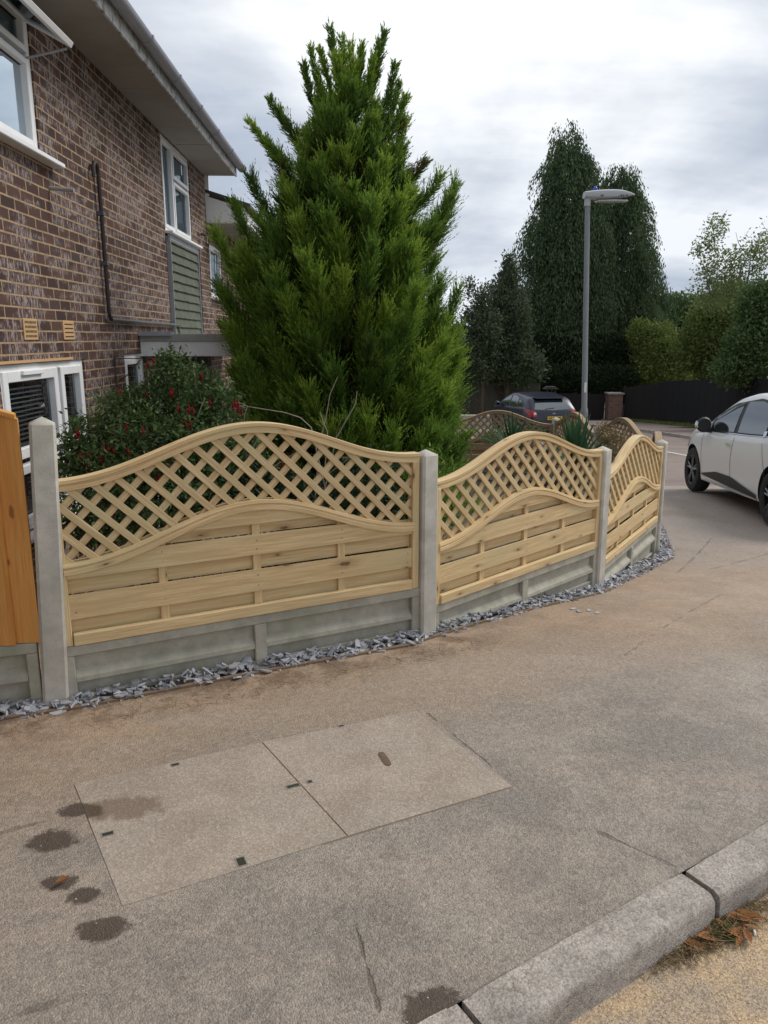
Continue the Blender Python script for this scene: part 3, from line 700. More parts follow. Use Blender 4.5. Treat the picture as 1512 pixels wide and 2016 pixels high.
# edging strip and slate chippings
m = MB()
for i in range(len(ED)-1):
    a = Vector((*ED[i], 0)); b = Vector((*ED[i+1], 0)); d = (b-a).normalized(); n_ = Vector((-d.y, d.x, 0)); K = max(2, int((b-a).length/.2))
    for k in range(K):
        p = a.lerp(b, k/K); q = a.lerp(b, (k+1)/K); zz = lambda v: zb(v.y)
        pts = [p, q, q+n_*.028, p+n_*.028]; t_ = [(v.x, v.y, zz(v)+.012) for v in pts]; bt = [(v.x, v.y, zz(v)-.1) for v in pts]
        m.face(t_); m.face([bt[0], bt[1], t_[1], t_[0]]); m.face([bt[3], bt[2], t_[2], t_[3]])
tag(m.build('edging_strip', 'edging'), 'narrow brown edging strip holding back the slate along the fence', 'edging')
def chips(path, n, wid, size, zoff=0, lift=.02, seed=1, bias=0):
    rg = np.random.default_rng(seed); m = MB(); segs = []
    for i in range(len(path)-1): segs.append(math.dist(path[i], path[i+1]))
    tot = sum(segs)
    for _ in range(n):
        t = rg.random()*tot; i = 0
        while t > segs[i] and i < len(segs)-1: t -= segs[i]; i += 1
        a, b = path[i], path[i+1]; f = min(1, t/segs[i]); dx, dy = (b[0]-a[0])/segs[i], (b[1]-a[1])/segs[i]
        o = rg.uniform(*wid); x = a[0]+(b[0]-a[0])*f-dy*o; y = a[1]+(b[1]-a[1])*f+dx*o
        s = size*rg.uniform(.5, 1.35); k = rg.integers(4, 7); an = sorted(rg.uniform(0, 2*math.pi, k))
        el = rg.uniform(.45, .95); poly = [(s*math.cos(q), s*el*math.sin(q)) for q in an]
        cov = max(0, 1-abs(o-.5*(wid[0]+wid[1]))/(.5*(wid[1]-wid[0])))
        M = Matrix.Translation((x, y, zb(y)+zoff+rg.uniform(.002, .006+lift*cov))) @ Matrix.Rotation(rg.uniform(0, 6.28), 4, 'Z') @ Matrix.Rotation(rg.normal(0, .33), 4, 'X') @ Matrix.Rotation(rg.normal(0, .33), 4, 'Y')
        m.prism(poly, -.004, .004, M, r=rg.random())
    return m
m = chips(ED, 5200, (.0, .17), .029, 0, .045)
m2 = chips([(.9, 5.1), (1.25, 5.0)], 14, (-.35, -.2), .02, 0, 0, 5)
for q in ((1140, 1205), (1160, 1203), (1128, 1200), (1175, 1208)):
    g = G(*q); m.prism([(.025, 0), (.01, .018), (-.022, .01), (-.018, -.014)], -.003, .003, Matrix.Translation((g.x, g.y, g.z+.006)) @ Matrix.Rotation(random.random()*6, 4, 'Z'))
o = m.build('slate_chippings', 'slate'); tag(o, 'blue grey slate chippings packed along the foot of the fence', 'slate chippings', kind='stuff')
m = chips([(.0, 4.6), (1.3, 5.9), (2.2, 7.3)], 900, (.05, .7), .05, -.055, .03, 9)
tag(m.build('garden_slate', 'slate'), 'larger pale slate pieces covering the garden bed behind the second panel', 'slate mulch', kind='stuff')
m = MB(); g0 = zb(3.2)
pts = [(-1.8, 3.12)]+ED[2:]
inn = [(-1.9, 3.3), (-1.5, 3.45), (.05, 4.25), (1.5, 5.62), (2.58, 7.25), (2.78, 7.6), (3.08, 8.9), (2.95, 10.8), (2.75, 12.7)]
for i in range(len(pts)-1):
    m.face([(*pts[i], zb(pts[i][1])-.002), (*pts[i+1], zb(pts[i+1][1])-.002), (*inn[i+1], zb(inn[i+1][1])-.002), (*inn[i], zb(inn[i][1])-.002)])
o = m.build('slate_bed', 'soil'); o['kind'] = 'structure'

# ------------------------------------------------------------------ inspection cover in the pavement
def cover():
    c = [G(*q) for q in ((145, 1545), (515, 1462), (820, 1400), (1010, 1550), (685, 1648), (240, 1787))]
    root = thing('inspection_cover', 'double concrete inspection cover set flush in the pavement', 'inspection cover', (0, 0, 0))
    def quad(name, P, z, mat, inset, th=.02, parent=root):
        ce = sum(P, Vector())/4; pts = []
        for i in range(4):
            a = P[i-1]; b = P[i]; c_ = P[(i+1) % 4]; e1 = (a-b).normalized(); e2 = (c_-b).normalized(); pts.append(b+(e1+e2)*inset)
        m = MB(); b0 = [(p.x, p.y, z-th) for p in pts]; t0 = [(p.x, p.y, z) for p in pts]
        m.face(t0)
        for i in range(4): j = (i+1) % 4; m.face([b0[i], b0[j], t0[j], t0[i]])
        return m.build(name, mat, parent, bevel=.0015)
    quad('frame', [c[0], c[2], c[3], c[5]], .0022, 'rust_edge', 0)
    quad('slab', [c[0], c[1], c[4], c[5]], .0045, 'slab', .0028); quad('slab', [c[1], c[2], c[3], c[4]], .0045, 'slab', .0028)
    ux = (c[1]-c[0]).normalized(); ux.z = 0; uy = Vector((-ux.y, ux.x, 0))
    def keyhole(px, py, w_, h_, ang=0):
        g = G(px, py); M = Matrix.Translation((g.x, g.y, 0)) @ Matrix.Rotation(math.atan2(ux.y, ux.x)+ang, 4, 'Z')
        m = MB()
        for (a, b) in (((-w_, -h_), (w_, -h_+.004)), ((-w_, h_-.004), (w_, h_)), ((-w_, -h_+.004), (-w_+.004, h_-.004)), ((w_-.004, -h_+.004), (w_, h_-.004))): m.box((*a, .003), (*b, .0058), M)
        k = m.build('keyhole', 'hole_metal', root); m = MB(); m.box((-w_+.004, -h_+.004, .003), (w_-.004, h_-.004, .0050), M); m.build('dark_fill', 'hole_dark', k)  # near-black fill inside the keyhole rim
    keyhole(345, 1507, .018, .012); keyhole(577, 1549, .028, .013); keyhole(610, 1541, .012, .012); keyhole(212, 1643, .022, .013); keyhole(475, 1698, .017, .024); keyhole(672, 1431, .014, .01)
    g = G(757, 1496); M = Matrix.Translation((g.x, g.y, 0)) @ Matrix.Rotation(math.atan2(ux.y, ux.x)+math.pi/2-.1, 4, 'Z')
    P = [(.055*math.copysign(abs(math.cos(a))**.5, math.cos(a)), .016*math.copysign(abs(math.sin(a))**.8, math.sin(a))) for a in [i*math.pi/10 for i in range(20)]]
    b = MB().prism(P, .003, .0060, M).build('badge', 'badge_brown', root)
    m = MB()
    for i in range(5): m.tube([M @ Vector((-.036+i*.018+.006*math.cos(a), .007*math.sin(a), .0062)) for a in [j*math.pi/5 for j in range(9)]], .0016, 5)
    m.build('relief_mark', 'rust_edge', b)
cover()
m = MB()
A = G(1312, 882); B = G(1364, 891)
d = (B-A).normalized(); n_ = Vector((-d.y, d.x, 0))*.06
m.face([(p.x, p.y, zb(p.y)-.096) for p in (A-n_, B-n_, B+n_, A+n_)]); A2 = B+d*6
o = m.build('road_marking', 'line_white'); o['kind'] = 'structure'

# ------------------------------------------------------------------ house
wd_ = Vector((-.0228, 1, 0)).normalized(); wn_ = Vector((wd_.y, -wd_.x, 0)); W0 = Vector((-2.36-.0228*(0-4.93), 0, 0))
WM = Matrix(((wd_.x, wn_.x, 0, W0.x), (wd_.y, wn_.y, 0, W0.y), (0, 0, 1, 0), (0, 0, 0, 1)))    # local: x along wall (= world Y), y out, z up
def wallmesh(m, s0, s1, z0, z1, holes, depth=.07):
    S = sorted({s0, s1, *[h[0] for h in holes], *[h[1] for h in holes]}); Z = sorted({z0, z1, *[h[2] for h in holes], *[h[3] for h in holes]})
    for i in range(len(S)-1):
        for j in range(len(Z)-1):
            cs, cz = (S[i]+S[i+1])/2, (Z[j]+Z[j+1])/2
            if any(h[0] < cs < h[1] and h[2] < cz < h[3] for h in holes): continue
            P = [(S[i], 0, Z[j]), (S[i+1], 0, Z[j]), (S[i+1], 0, Z[j+1]), (S[i], 0, Z[j+1])]; m.face([WM @ Vector(p) for p in P], [(p[0], p[2]) for p in P])
    for (a, b, c, d) in holes:
        for P in ([(a, 0, c), (a, -depth, c), (a, -depth, d), (a, 0, d)], [(b, -depth, c), (b, 0, c), (b, 0, d), (b, -depth, d)], [(a, -depth, d), (b, -depth, d), (b, 0, d), (a, 0, d)], [(a, 0, c), (b, 0, c), (b, -depth, c), (a, -depth, c)]):
            m.face([WM @ Vector(p) for p in P], [(p[0]+p[1], p[2]) for p in P])
def wbox(m, s0, s1, y0, y1, z0, z1, **k): m.box((s0, y0, z0), (s1, y1, z1), WM, **k)
house = thing('brick_house', 'dark brown brick house with white windows and deep eaves, nearest on the left', 'house', (-5, 5, -.7))
house.rotation_euler = (0, 0, 0)
def hp(o): o.matrix_parent_inverse = house_inv if o.parent is house else o.matrix_parent_inverse; return o
bpy.context.view_layer.update(); house_inv = house.matrix_world.inverted()
def hb(m, name, mat, parent=None, **k):
    o = m.build(name, mat, parent or house, **k)
    if parent is None: o.matrix_parent_inverse = house_inv
    return o
EV = 3.885
WIN = dict(up1=(4.35, 5.70, 2.90, 3.80), up2=(9.05, 10.42, 2.86, EV-.004), gf=(4.74, 6.18, .42, 1.515), small=(7.22, 7.86, .3, 1.53), door=(7.95, 8.75, -.7, 1.45))
m = MB(); wallmesh(m, -1.2, 11.40, -1.2, EV, [WIN['up1'], WIN['up2'], WIN['gf'], WIN['small'], WIN['door']])
e0 = WM @ Vector((11.40, 0, 0)); e1 = WM @ Vector((11.40, -7, 0)); f0 = WM @ Vector((-1.2, 0, 0)); f1 = WM @ Vector((-1.2, -7, 0))
for a, b in ((e0, e1), (f1, f0), (e1, f1)):
    L = (b-a).length; m.face([(a.x, a.y, -1.2), (b.x, b.y, -1.2), (b.x, b.y, EV), (a.x, a.y, EV)], [(0, 0), (L, 0), (L, EV+1.2), (0, EV+1.2)])
hb(m, 'wall', 'brick')
OV = .45
m = MB(); wbox(m, -1.6, 11.42, .0, OV-.022, EV, EV+.012); hb(m, 'soffit', 'soffit')
for s in np.arange(-.6, 11.3, 2.05):
    m = MB(); wbox(m, s, s+.012, .01, OV-.03, EV-.0035, EV+.002); hb(m, 'soffit_joint', 'trim_grey')
m = MB(); wbox(m, -1.6, 11.42, OV-.02, OV, EV-.012, EV+.17); hb(m, 'fascia', 'flaking_paint')
m = MB()
for s in range(2): pass
m.sweep([(OV+.006+.058+.058*math.cos(a), .058*math.sin(a)*1.0) for a in [math.pi+math.pi*i/12 for i in range(13)]]+[(OV+.006+.058+.052*math.cos(a), .052*math.sin(a)) for a in [2*math.pi-math.pi*i/12 for i in range(13)]],
        lambda u: (u, EV+.125, 0, 1), [-1.6, 11.5])
m.v = [tuple(WM @ Vector(p)) for p in m.v]; gut = hb(m, 'gutter', 'gutter_grey', smooth=True)
for s in list(np.arange(-.75, 11.4, .93))+[11.48]:
    m = MB(); m.sweep([(OV+.004+.06+.065*math.cos(a), .065*math.sin(a)) for a in [math.pi*.96+math.pi*1.06*i/10 for i in range(11)]]+[(OV+.004+.06+.059*math.cos(a), .059*math.sin(a)) for a in [2.0*math.pi-math.pi*1.0*i/10 for i in range(11)]], lambda u: (u, EV+.126, 0, 1), [s, s+.035])
    m.v = [tuple(WM @ Vector(p)) for p in m.v]; m.build('gutter_bracket', 'gutter_grey', gut, smooth=True).matrix_parent_inverse = Matrix()
m = MB()
for k in range(16):     # roof courses
    y = OV+.03-k*.30; z = EV+.185+k*.155
    wbox(m, -1.65, 11.45, y-.34, y, z, z+.03)
    m.v[-8:] = [tuple(Vector(v)+Vector((0, 0, .155 if abs((WM.inverted() @ Vector(v)).y-(y-.34)) < .01 else 0))) for v in m.v[-8:]]
hb(m, 'roof', 'roof_tile')
m = MB(); wbox(m, 11.405, 11.44, -.02, .055, 3.62, EV+.15); hb(m, 'bargeboard', 'upvc')
def window(s0, s1, z0, z1, lay, glass='glass', back='curtain', backd=.05, sill=True, fr=.055, name='window', parent=None, inv=None, sillproj=.09, rec=.045):
    """lay: list of (type, a,b,c,d) panes in fractions; frame bars fill everything else"""
    par = parent or house
    y1 = -rec+.03; y0 = -rec-.03
    m = MB(); S = sorted({0., 1., *[p[i] for p in lay for i in (0, 1)]}); w_ = s1-s0; h_ = z1-z0
    # outer frame
    wbox(m, s0, s0+fr, y0, y1, z0, z1); wbox(m, s1-fr, s1, y0, y1, z0, z1); wbox(m, s0+fr, s1-fr, y0, y1, z0, z0+fr); wbox(m, s0+fr, s1-fr, y0, y1, z1-fr, z1)
    for p in lay:      # sash rings
        a, b, c, d = s0+p[0]*w_, s0+p[1]*w_, z0+p[2]*h_, z0+p[3]*h_; q = p[4] if len(p) > 4 else .04; yy = y1+.012
        wbox(m, a, a+q, y0+.01, yy, c, d); wbox(m, b-q, b, y0+.01, yy, c, d); wbox(m, a+q, b-q, y0+.01, yy, c, c+q); wbox(m, a+q, b-q, y0+.01, yy, d-q, d)
    f = m.build(name, 'upvc', par, bevel=.004)
    f.matrix_parent_inverse = inv if inv is not None else house_inv
    for p in lay:
        a, b, c, d = s0+p[0]*w_, s0+p[1]*w_, z0+p[2]*h_, z0+p[3]*h_; q = (p[4] if len(p) > 4 else .04)-.004
        m = MB(); m.face([WM @ Vector(v) for v in ((a+q, -rec-.004, c+q), (b-q, -rec-.004, c+q), (b-q, -rec-.004, d-q), (a+q, -rec-.004, d-q))]); g = m.build('pane', glass, f)
        m = MB(); wbox(m, a+q, b-q, -rec-.012, -rec+.004, c+q, c+q+.008); wbox(m, a+q, b-q, -rec-.012, -rec+.004, d-q-.008, d-q); m.build('gasket', 'black_plastic', f)
    m = MB(); P = [(s0, -backd-rec, z0), (s1, -backd-rec, z0), (s1, -backd-rec, z1), (s0, -backd-rec, z1)]; m.face([WM @ Vector(p) for p in P]); m.build('curtain' if back == 'curtain' else 'room_back', back, f)
    if sill:
        m = MB(); wbox(m, s0-.02, s1+.2 if sill == 'long' else s1+.04, -rec, sillproj, z0-.035, z0-.002); m.build('sill', 'upvc', f, bevel=.006)
    return f
u1 = window(*WIN['up1'], [(.04, .96, .05, .66), (.04, .96, .70, .96)], sill='long')
# open top-hung sash of the near bedroom window
m = MB(); s0, s1, z0, z1 = WIN['up1']; hz = z1-.05
Ms = WM @ Matrix.Translation((0, -.02, hz)) @ Matrix.Rotation(math.radians(62), 4, 'X')
for (a, b, c, d) in ((s0+.05, s0+.10, -.36, 0), (s1-.10, s1-.05, -.36, 0), (s0+.10, s1-.10, -.36, -.31), (s0+.10, s1-.10, -.05, 0)): m.box((a, -.02, c), (b, .02, d), Ms)
os_ = m.build('opening_sash', 'upvc', u1, bevel=.004); m = MB(); m.box((s0+.1, -.006, -.31), (s1-.1, .002, -.05), Ms); m.build('sash_pane', 'glass', os_)
m = MB(); m.tube([WM @ Vector((s1-.06, -.02, hz-.25)), WM @ Vector((s1-.06, .26, hz-.19))], .008, 6); m.build('stay', 'lead_grey', u1)
s0, s1, z0, z1 = WIN['up2']
window(s0, s1, z0, z1, [(.03, .37, .04, .96), (.40, .97, .05, .60), (.40, .97, .63, .95)], sill='long', fr=.05)
gw = window(*WIN['gf'], [(.03, .63, .44, .96, .07), (.67, .97, .44, .96, .06), (.03, .63, .03, .40, .06), (.67, .97, .03, .40, .06)], back='room_dark', backd=.5, fr=.05)
s0, s1, z0, z1 = WIN['gf']
m = MB()
for k in range(13):
    z = z0+.50*(z1-z0)+k*.031
    wbox(m, s0+.08, s0+.86, -.135, -.110, z, z+.006)
m.build('blind', 'blind_white', gw)
m = MB(); wbox(m, s0+.30, s0+.62, -.005, .018, z1-.075, z1-.045); m.build('trickle_vent', 'upvc', gw, bevel=.003)
m = MB(); wbox(m, s0-.06, s1-.25, 0, .012, z1+.004, z1+.022); hb(m, 'lintel_lead', 'terracotta')
window(*WIN['small'], [(.06, .94, .05, .96, .05)], back='room_dark', backd=.3)
window(*WIN['door'], [(.08, .92, .45, .96, .08), (.08, .92, .02, .42, .08)], back='door_blue', backd=.05, sill=False, name='door')
# tile hanging under the second window
m = MB()
for k in range(11):
    z = 1.70+k*.104
    s = 9.06; j = 0
    while s < 10.52:
        w_ = .168; e = min(s+w_-.003, 10.52); st = s+(0 if k % 2 else -.08); st = max(st, 9.06); en = min(st+w_-.003, 10.52)
        if en > st:
            dz = random.uniform(-.003, .003); P = [(st, .045, z+dz), (en, .045, z+dz), (en, .022, z+.112), (st, .022, z+.112)]; r = random.random()
            m.face([WM @ Vector(p) for p in P], r=r); Q = [(st, .02, z+dz), (en, .02, z+dz), (en, .045, z+dz), (st, .045, z+dz)]; m.face([WM @ Vector(p) for p in Q], r=r)
        s += w_
hb(m, 'tile_hanging', 'green_tile')
for ea in (9.05, 10.522):
    m = MB(); wbox(m, ea, ea+.012, 0, .05, 1.7, 2.8); hb(m, 'tile_edge', 'lead_grey')
m = MB(); wbox(m, 9.04, 10.54, .024, .04, 2.745, 2.82); hb(m, 'lead_apron', 'lead_grey')
# porch canopy
m = MB(); wbox(m, 7.80, 12.2, .0, 1.02, 1.655, 1.70); hb(m, 'canopy_roof', 'trim_grey')
m = MB(); wbox(m, 7.77, 7.80, -.02, 1.0, 1.50, 1.645); wbox(m, 7.80, 12.2, .97, 1.0, 1.50, 1.645); hb(m, 'canopy_fascia', 'white_wood', bevel=.003)
m = MB(); wbox(m, 7.755, 7.80, -.0, 1.035, 1.646, 1.715); hb(m, 'canopy_trim', 'trim_grey')
m = MB(); wbox(m, 7.80, 12.2, .0, .97, 1.52, 1.535); hb(m, 'canopy_soffit', 'soffit')
m = MB(); wbox(m, 7.72, 7.80, .001, .33, 1.718, 1.728); wbox(m, 7.70, 7.71, .001, .33, 1.70, 1.74); hb(m, 'lead_flashing', 'lead_grey')
m = MB(); wbox(m, 11.0, 11.1, .85, .95, -1.1, 1.52); hb(m, 'canopy_post', 'white_wood', bevel=.004)
m = MB(); wbox(m, 8.75, 11.2, .002, .010, -.9, 1.50); hb(m, 'opening_shade', 'black_void')  # flat black sheet: painted shade of the dark opening under the canopy
# dark overflow pipe, stub, air bricks, bracket
m = MB(); yp = .035
pts = [(6.66, yp, 2.96), (6.66, yp, 3.03), (6.69, yp, 3.075), (6.74, yp, 3.08), (6.77, yp, 3.05), (6.78, yp, 3.0), (6.78, yp, 1.90), (6.79, yp, 1.86), (6.83, yp, 1.835)]
m.tube([WM @ Vector(p) for p in pts], .017, 8); pipe = hb(m, 'waste_pipe', 'dark_pipe', smooth=True)
m = MB(); m.tube([WM @ Vector(p) for p in ((6.83, yp, 1.835), (7.9, yp, 1.83), (9.2, yp, 1.825), (9.24, yp, 1.82), (9.25, yp, 1.70))], .017, 8); m.build('pipe_run', 'grey_pipe', pipe, smooth=True)
m = MB()
for z in (2.68, 2.28): wbox(m, 6.755, 6.805, 0, .06, z, z+.03)
m.build('pipe_clip', 'grey_pipe', pipe)
m = MB(); m.tube([WM @ Vector(p) for p in ((5.80, -.02, 2.72), (5.80, .17, 2.705))], .014, 8); hb(m, 'overflow_stub', 'soffit')
for (s, z) in ((5.13, 1.665), (5.80, 1.665)):
    m = MB(); wbox(m, s, s+.215, 0, .008, z, z+.14); ab = hb(m, 'air_brick', 'terracotta', bevel=.003); m = MB()
    for r_ in range(4):
        if s < 5.5:
            for q in range(9): wbox(m, s+.022+q*.02, s+.032+q*.02, .004, .0095, z+.018+r_*.03, z+.034+r_*.03)
        else: wbox(m, s+.025, s+.19, .004, .0095, z+.020+r_*.03, z+.028+r_*.03)
    m.build('vent_hole', 'hole_dark', ab)
m = MB(); m.tube([WM @ Vector(p) for p in ((6.9, .01, 1.52), (6.9, .01, 1.25))], .006, 6)
m.tube([WM @ Vector((6.9, .01+.33*math.sin(a), 1.50+.0*a)) for a in (0, .4, .8, 1.2, 1.57)]+[WM @ Vector((6.9, .36+.03*math.cos(a), 1.47+.03*math.sin(a))) for a in (1.57, .6, -.4, -1.4, -2.4)], .005, 6)
m.tube([WM @ Vector((6.9, .01, 1.28)), WM @ Vector((6.9, .12, 1.36)), WM @ Vector((6.9, .24, 1.49))], .005, 6); hb(m, 'hanging_bracket', 'dark_pipe')
m = MB(); m.tube([WM @ Vector(p) for p in ((10.75, .015, 2.95), (10.75, .015, 1.75))], .006, 5); m.tube([WM @ Vector(p) for p in ((10.9, .01, 3.05), (10.95, .16, 3.03), (11.15, .18, 3.0))], .018, 6); hb(m, 'wall_cable', 'dark_pipe')
# neighbouring house, a storey step lower
nb = thing('brick_house', 'second brick house stepping down the hill behind the big conifer', 'house', (-5, 14, -1.2)); bpy.context.view_layer.update(); nb_inv = nb.matrix_world.inverted()
E2 = 3.285
def nbb(m, name, mat, **k): o = m.build(name, mat, nb, **k); o.matrix_parent_inverse = nb_inv; return o
wn2 = (11.52, 12.42, 2.26, 3.0)
m = MB(); wallmesh(m, 11.41, 20.5, -2.2, E2, [wn2]); a = WM @ Vector((20.5, 0, 0)); b = WM @ Vector((20.5, -7, 0)); m.face([(a.x, a.y, -2.2), (b.x, b.y, -2.2), (b.x, b.y, E2), (a.x, a.y, E2)], [(0, 0), (7, 0), (7, 5), (0, 5)]); nbb(m, 'wall', 'brick')
window(*wn2, [(.04, .96, .06, .94)], parent=nb, inv=nb_inv, fr=.05)
m = MB(); wbox(m, 11.55, 20.7, .0, .52, E2, E2+.012); nbb(m, 'soffit', 'soffit')
m = MB()
P = [(11.43, -.3, E2-.01), (11.43, .54, E2-.01), (11.43, .54, 3.46), (11.43, -.02, 3.63), (11.43, -.3, 3.72)]; m.face([WM @ Vector(p) for p in P]); Q = [(11.55, *p[1:]) for p in P]; m.face([WM @ Vector(p) for p in reversed(Q)])
for i in range(5): j = (i+1) % 5; m.face([WM @ Vector(p) for p in (P[i], Q[i], Q[j], P[j])])
wbox(m, 11.55, 20.7, .52, .54, E2-.01, E2+.16); nbb(m, 'box_end', 'upvc')
m = MB(); sl = (.17/.56)
for k in range(12):
    y = .62-k*.30; z = 3.475+k*.30*sl; P = [(11.40, y-.34, z+.34*sl), (11.40, y, z), (20.8, y, z), (20.8, y-.34, z+.34*sl)]
    top_ = [WM @ Vector((p[0], p[1], p[2]+.045)) for p in P]; bot = [WM @ Vector(p) for p in P]; m.face(top_); m.face(list(reversed(bot)))
    for i in range(4): j = (i+1) % 4; m.face([bot[i], bot[j], top_[j], top_[i]])
nbb(m, 'roof', 'roof_tile')

# ------------------------------------------------------------------ foliage
def rvec(n, rg): v = rg.normal(size=(n, 3)); return v/np.linalg.norm(v, axis=1, keepdims=True)
def blades(P, D, L, Wd, rg, name, mat, parent, rnd, bend=None):
    """rhombic narrow leaves: base P, direction D, length L, width Wd"""
    n = len(P); D = D/np.linalg.norm(D, axis=1, keepdims=True); S = np.cross(D, rvec(n, rg)); S /= np.linalg.norm(S, axis=1, keepdims=True)+1e-9
    L = L[:, None]; Wd = Wd[:, None]
    V = np.stack([P, P+D*L*.42+S*Wd*.5, P+D*L, P+D*L*.42-S*Wd*.5], 1).reshape(-1, 3)
    F = np.arange(n*4).reshape(n, 4)
    return npmesh(name, V, F, mat, parent, rnd)
def limbs(name, mat, parent, base, height, r0, n, spread, rg, seg=6, top=.9, start=.15, up=.5):
    m = MB(); pts = [Vector((base[0]+.03*height*.1*math.sin(i), base[1], base[2]+height*top*i/seg)) for i in range(seg+1)]
    m.tube(pts, [r0*(1-.85*i/seg) for i in range(seg+1)], 8)
    for k in range(n):
        f = start+(top-start-.05)*k/max(1, n-1); a = rg.uniform(0, 6.28); L = spread*(1-.55*f)*rg.uniform(.6, 1.0); p = Vector((base[0], base[1], base[2]+height*f)); q = []
        for i in range(5):
            t = i/4; q.append(p+Vector((math.cos(a+.3*t)*L*t, math.sin(a+.3*t)*L*t, L*up*t*t+L*.12*t)))
        m.tube(q, [r0*.35*(1-f*.6)*(1-.8*i/4)+.003 for i in range(5)], 5)
    o = m.build(name, mat, parent, smooth=True); return o
# --- the big garden conifer
def big_conifer():
    rg = np.random.default_rng(5); Yt = 7.7
    root = thing('conifer_tree', 'tall bright green feathery conifer growing behind the lattice fence', 'tree', (-.32, Yt, -.7))
    bpy.context.view_layer.update(); inv = root.matrix_world.inverted()
    tab = [(165, 660, 712), (210, 625, 752), (260, 600, 762), (320, 582, 782), (380, 552, 825), (440, 515, 860), (500, 475, 862), (560, 455, 862), (620, 455, 880), (700, 455, 905), (780, 462, 915), (850, 475, 925), (930, 500, 920), (1010, 560, 890)]
    zs = []; xl = []; xr = []
    for (y, l, r) in tab: p = at(l, y, Yt); q = at(r, y, Yt); zs.append(p.z); xl.append(p.x); xr.append(q.x)
    zs = np.array(zs[::-1]); xl = np.array(xl[::-1]); xr = np.array(xr[::-1])
    zlo, zhi = zs[0], zs[-1]
    cx = lambda z: .5*(np.interp(z, zs, xl)+np.interp(z, zs, xr))
    def rad(z, a):
        c = cx(z); L = c-np.interp(z, zs, xl); R = np.interp(z, zs, xr)-c; return np.where(np.cos(a) > 0, R, L)
    plumes = []   # tip, base, width, tone
    N = 400
    for k in range(N):
        z = zlo+(zhi-zlo)*(1-(1-(k+.5)/N)**.86); a = k*2.399963+rg.uniform(-.4, .4); R = float(rad(z, a))*rg.uniform(.80, 1.06)
        Lp = rg.uniform(.6, 1.15)*(.34+.66*min(1, R/.95)); c = float(cx(z)); zt = z+rg.uniform(-.05, .12)
        tip = Vector((c+R*math.cos(a), Yt+R*math.sin(a)*.95, zt)); steep = rg.uniform(.9, 1.9)+1.2*max(0, (z-2.8)/2)
        dirv_ = Vector((math.cos(a), math.sin(a), steep)).normalized(); plumes.append((tip, tip-dirv_*Lp, .185*Lp+.03, rg.random()))
    # long shoots that break the outline: (tip px, base px, depth offset)
    for (tx, ty, bx, by, dy, wd2) in ((650, 52, 672, 190, 0, .06), (672, 70, 685, 200, .1, .06), (690, 85, 695, 210, -.1, .06), (630, 95, 662, 220, .05, .06), (712, 90, 705, 210, .1, .06), (757, 62, 728, 180, 0, .06), (745, 85, 722, 220, .1, .07), (735, 110, 712, 240, -.1, .07), (662, 110, 680, 240, -.2, .08), (700, 120, 697, 250, 0, .09), (612, 95, 645, 220, -.1, .05), (597, 125, 635, 250, 0, .06), (778, 125, 745, 260, 0, .07), (800, 190, 750, 300, -.1, .08), (785, 165, 748, 280, .1, .06),
            (530, 195, 605, 290, 0, .07), (548, 215, 610, 310, .1, .07), (487, 235, 600, 350, 0, .07), (520, 275, 600, 370, .1, .08), (490, 345, 560, 470, 0, .13), (838, 318, 760, 400, 0, .08), (868, 345, 790, 440, 0, .11), (898, 360, 830, 520, 0, .17), (885, 385, 820, 540, -.2, .15),
            (460, 400, 520, 520, 0, .13), (425, 455, 500, 590, 0, .15), (428, 560, 500, 680, 0, .14), (905, 560, 850, 700, 0, .12), (440, 640, 520, 740, -.2, .13), (560, 80, 600, 60, 0, .01), (800, 235, 760, 350, 0, .1), (795, 290, 745, 400, .1, .1), (545, 300, 600, 420, .1, .12), (905, 640, 850, 760, 0, .12), (600, 500, 660, 700, -1.0, .17), (735, 480, 700, 640, -1.0, .15), (560, 585, 640, 760, -1.0, .18), (820, 560, 790, 720, -.9, .17)):
        if wd2 < .02: continue
        plumes.append((at(tx, ty, Yt+dy), at(bx, by, Yt+dy*.6), wd2, rg.random()))
    PP = []; DD = []; LL = []; WW = []; RR = []
    for (tip, base, wd2, tone) in plumes:
        tip = np.array(tip); base = np.array(base); L = np.linalg.norm(tip-base); ax = (tip-base)/L
        ns = int(50+330*L*(.25+wd2*3.2)); t = .12+.84*rg.random(ns)
        ctrl = (base+tip)/2+np.array([ax[0], ax[1], 0])*L*.13-np.array([0, 0, .06*L])
        C = ((1-t)**2)[:, None]*base+(2*t*(1-t))[:, None]*ctrl+(t**2)[:, None]*tip
        T = (2*(1-t))[:, None]*(ctrl-base)+(2*t)[:, None]*(tip-ctrl); T /= np.linalg.norm(T, axis=1, keepdims=True)
        off = rvec(ns, rg); off -= T*np.sum(off*T, 1, keepdims=True); off /= np.linalg.norm(off, axis=1, keepdims=True)
        SD = T+off*rg.uniform(.35, 1.0, ns)[:, None]+np.array([0, 0, .12]); SD /= np.linalg.norm(SD, axis=1, keepdims=True)      # side shoots
        SL = wd2*(rg.uniform(.5, 1.2, ns)+np.where(rg.random(ns) < .22, rg.uniform(.4, 1.1, ns), 0))*(1.2-.72*t)+.026
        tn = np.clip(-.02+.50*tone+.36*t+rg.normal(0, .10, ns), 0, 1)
        K = 14; q = np.tile(np.linspace(.05, 1, K), ns); R_ = lambda a_: np.repeat(a_, K, 0)
        Cs = R_(C)+R_(SD)*(R_(SL)*q)[:, None]; Cs[:, 2] += R_(SL)*.10*q**2
        side_ = rvec(ns*K, rg); D0 = R_(SD)+side_*(.75*(1-.6*q))[:, None]+np.array([0, 0, .14])
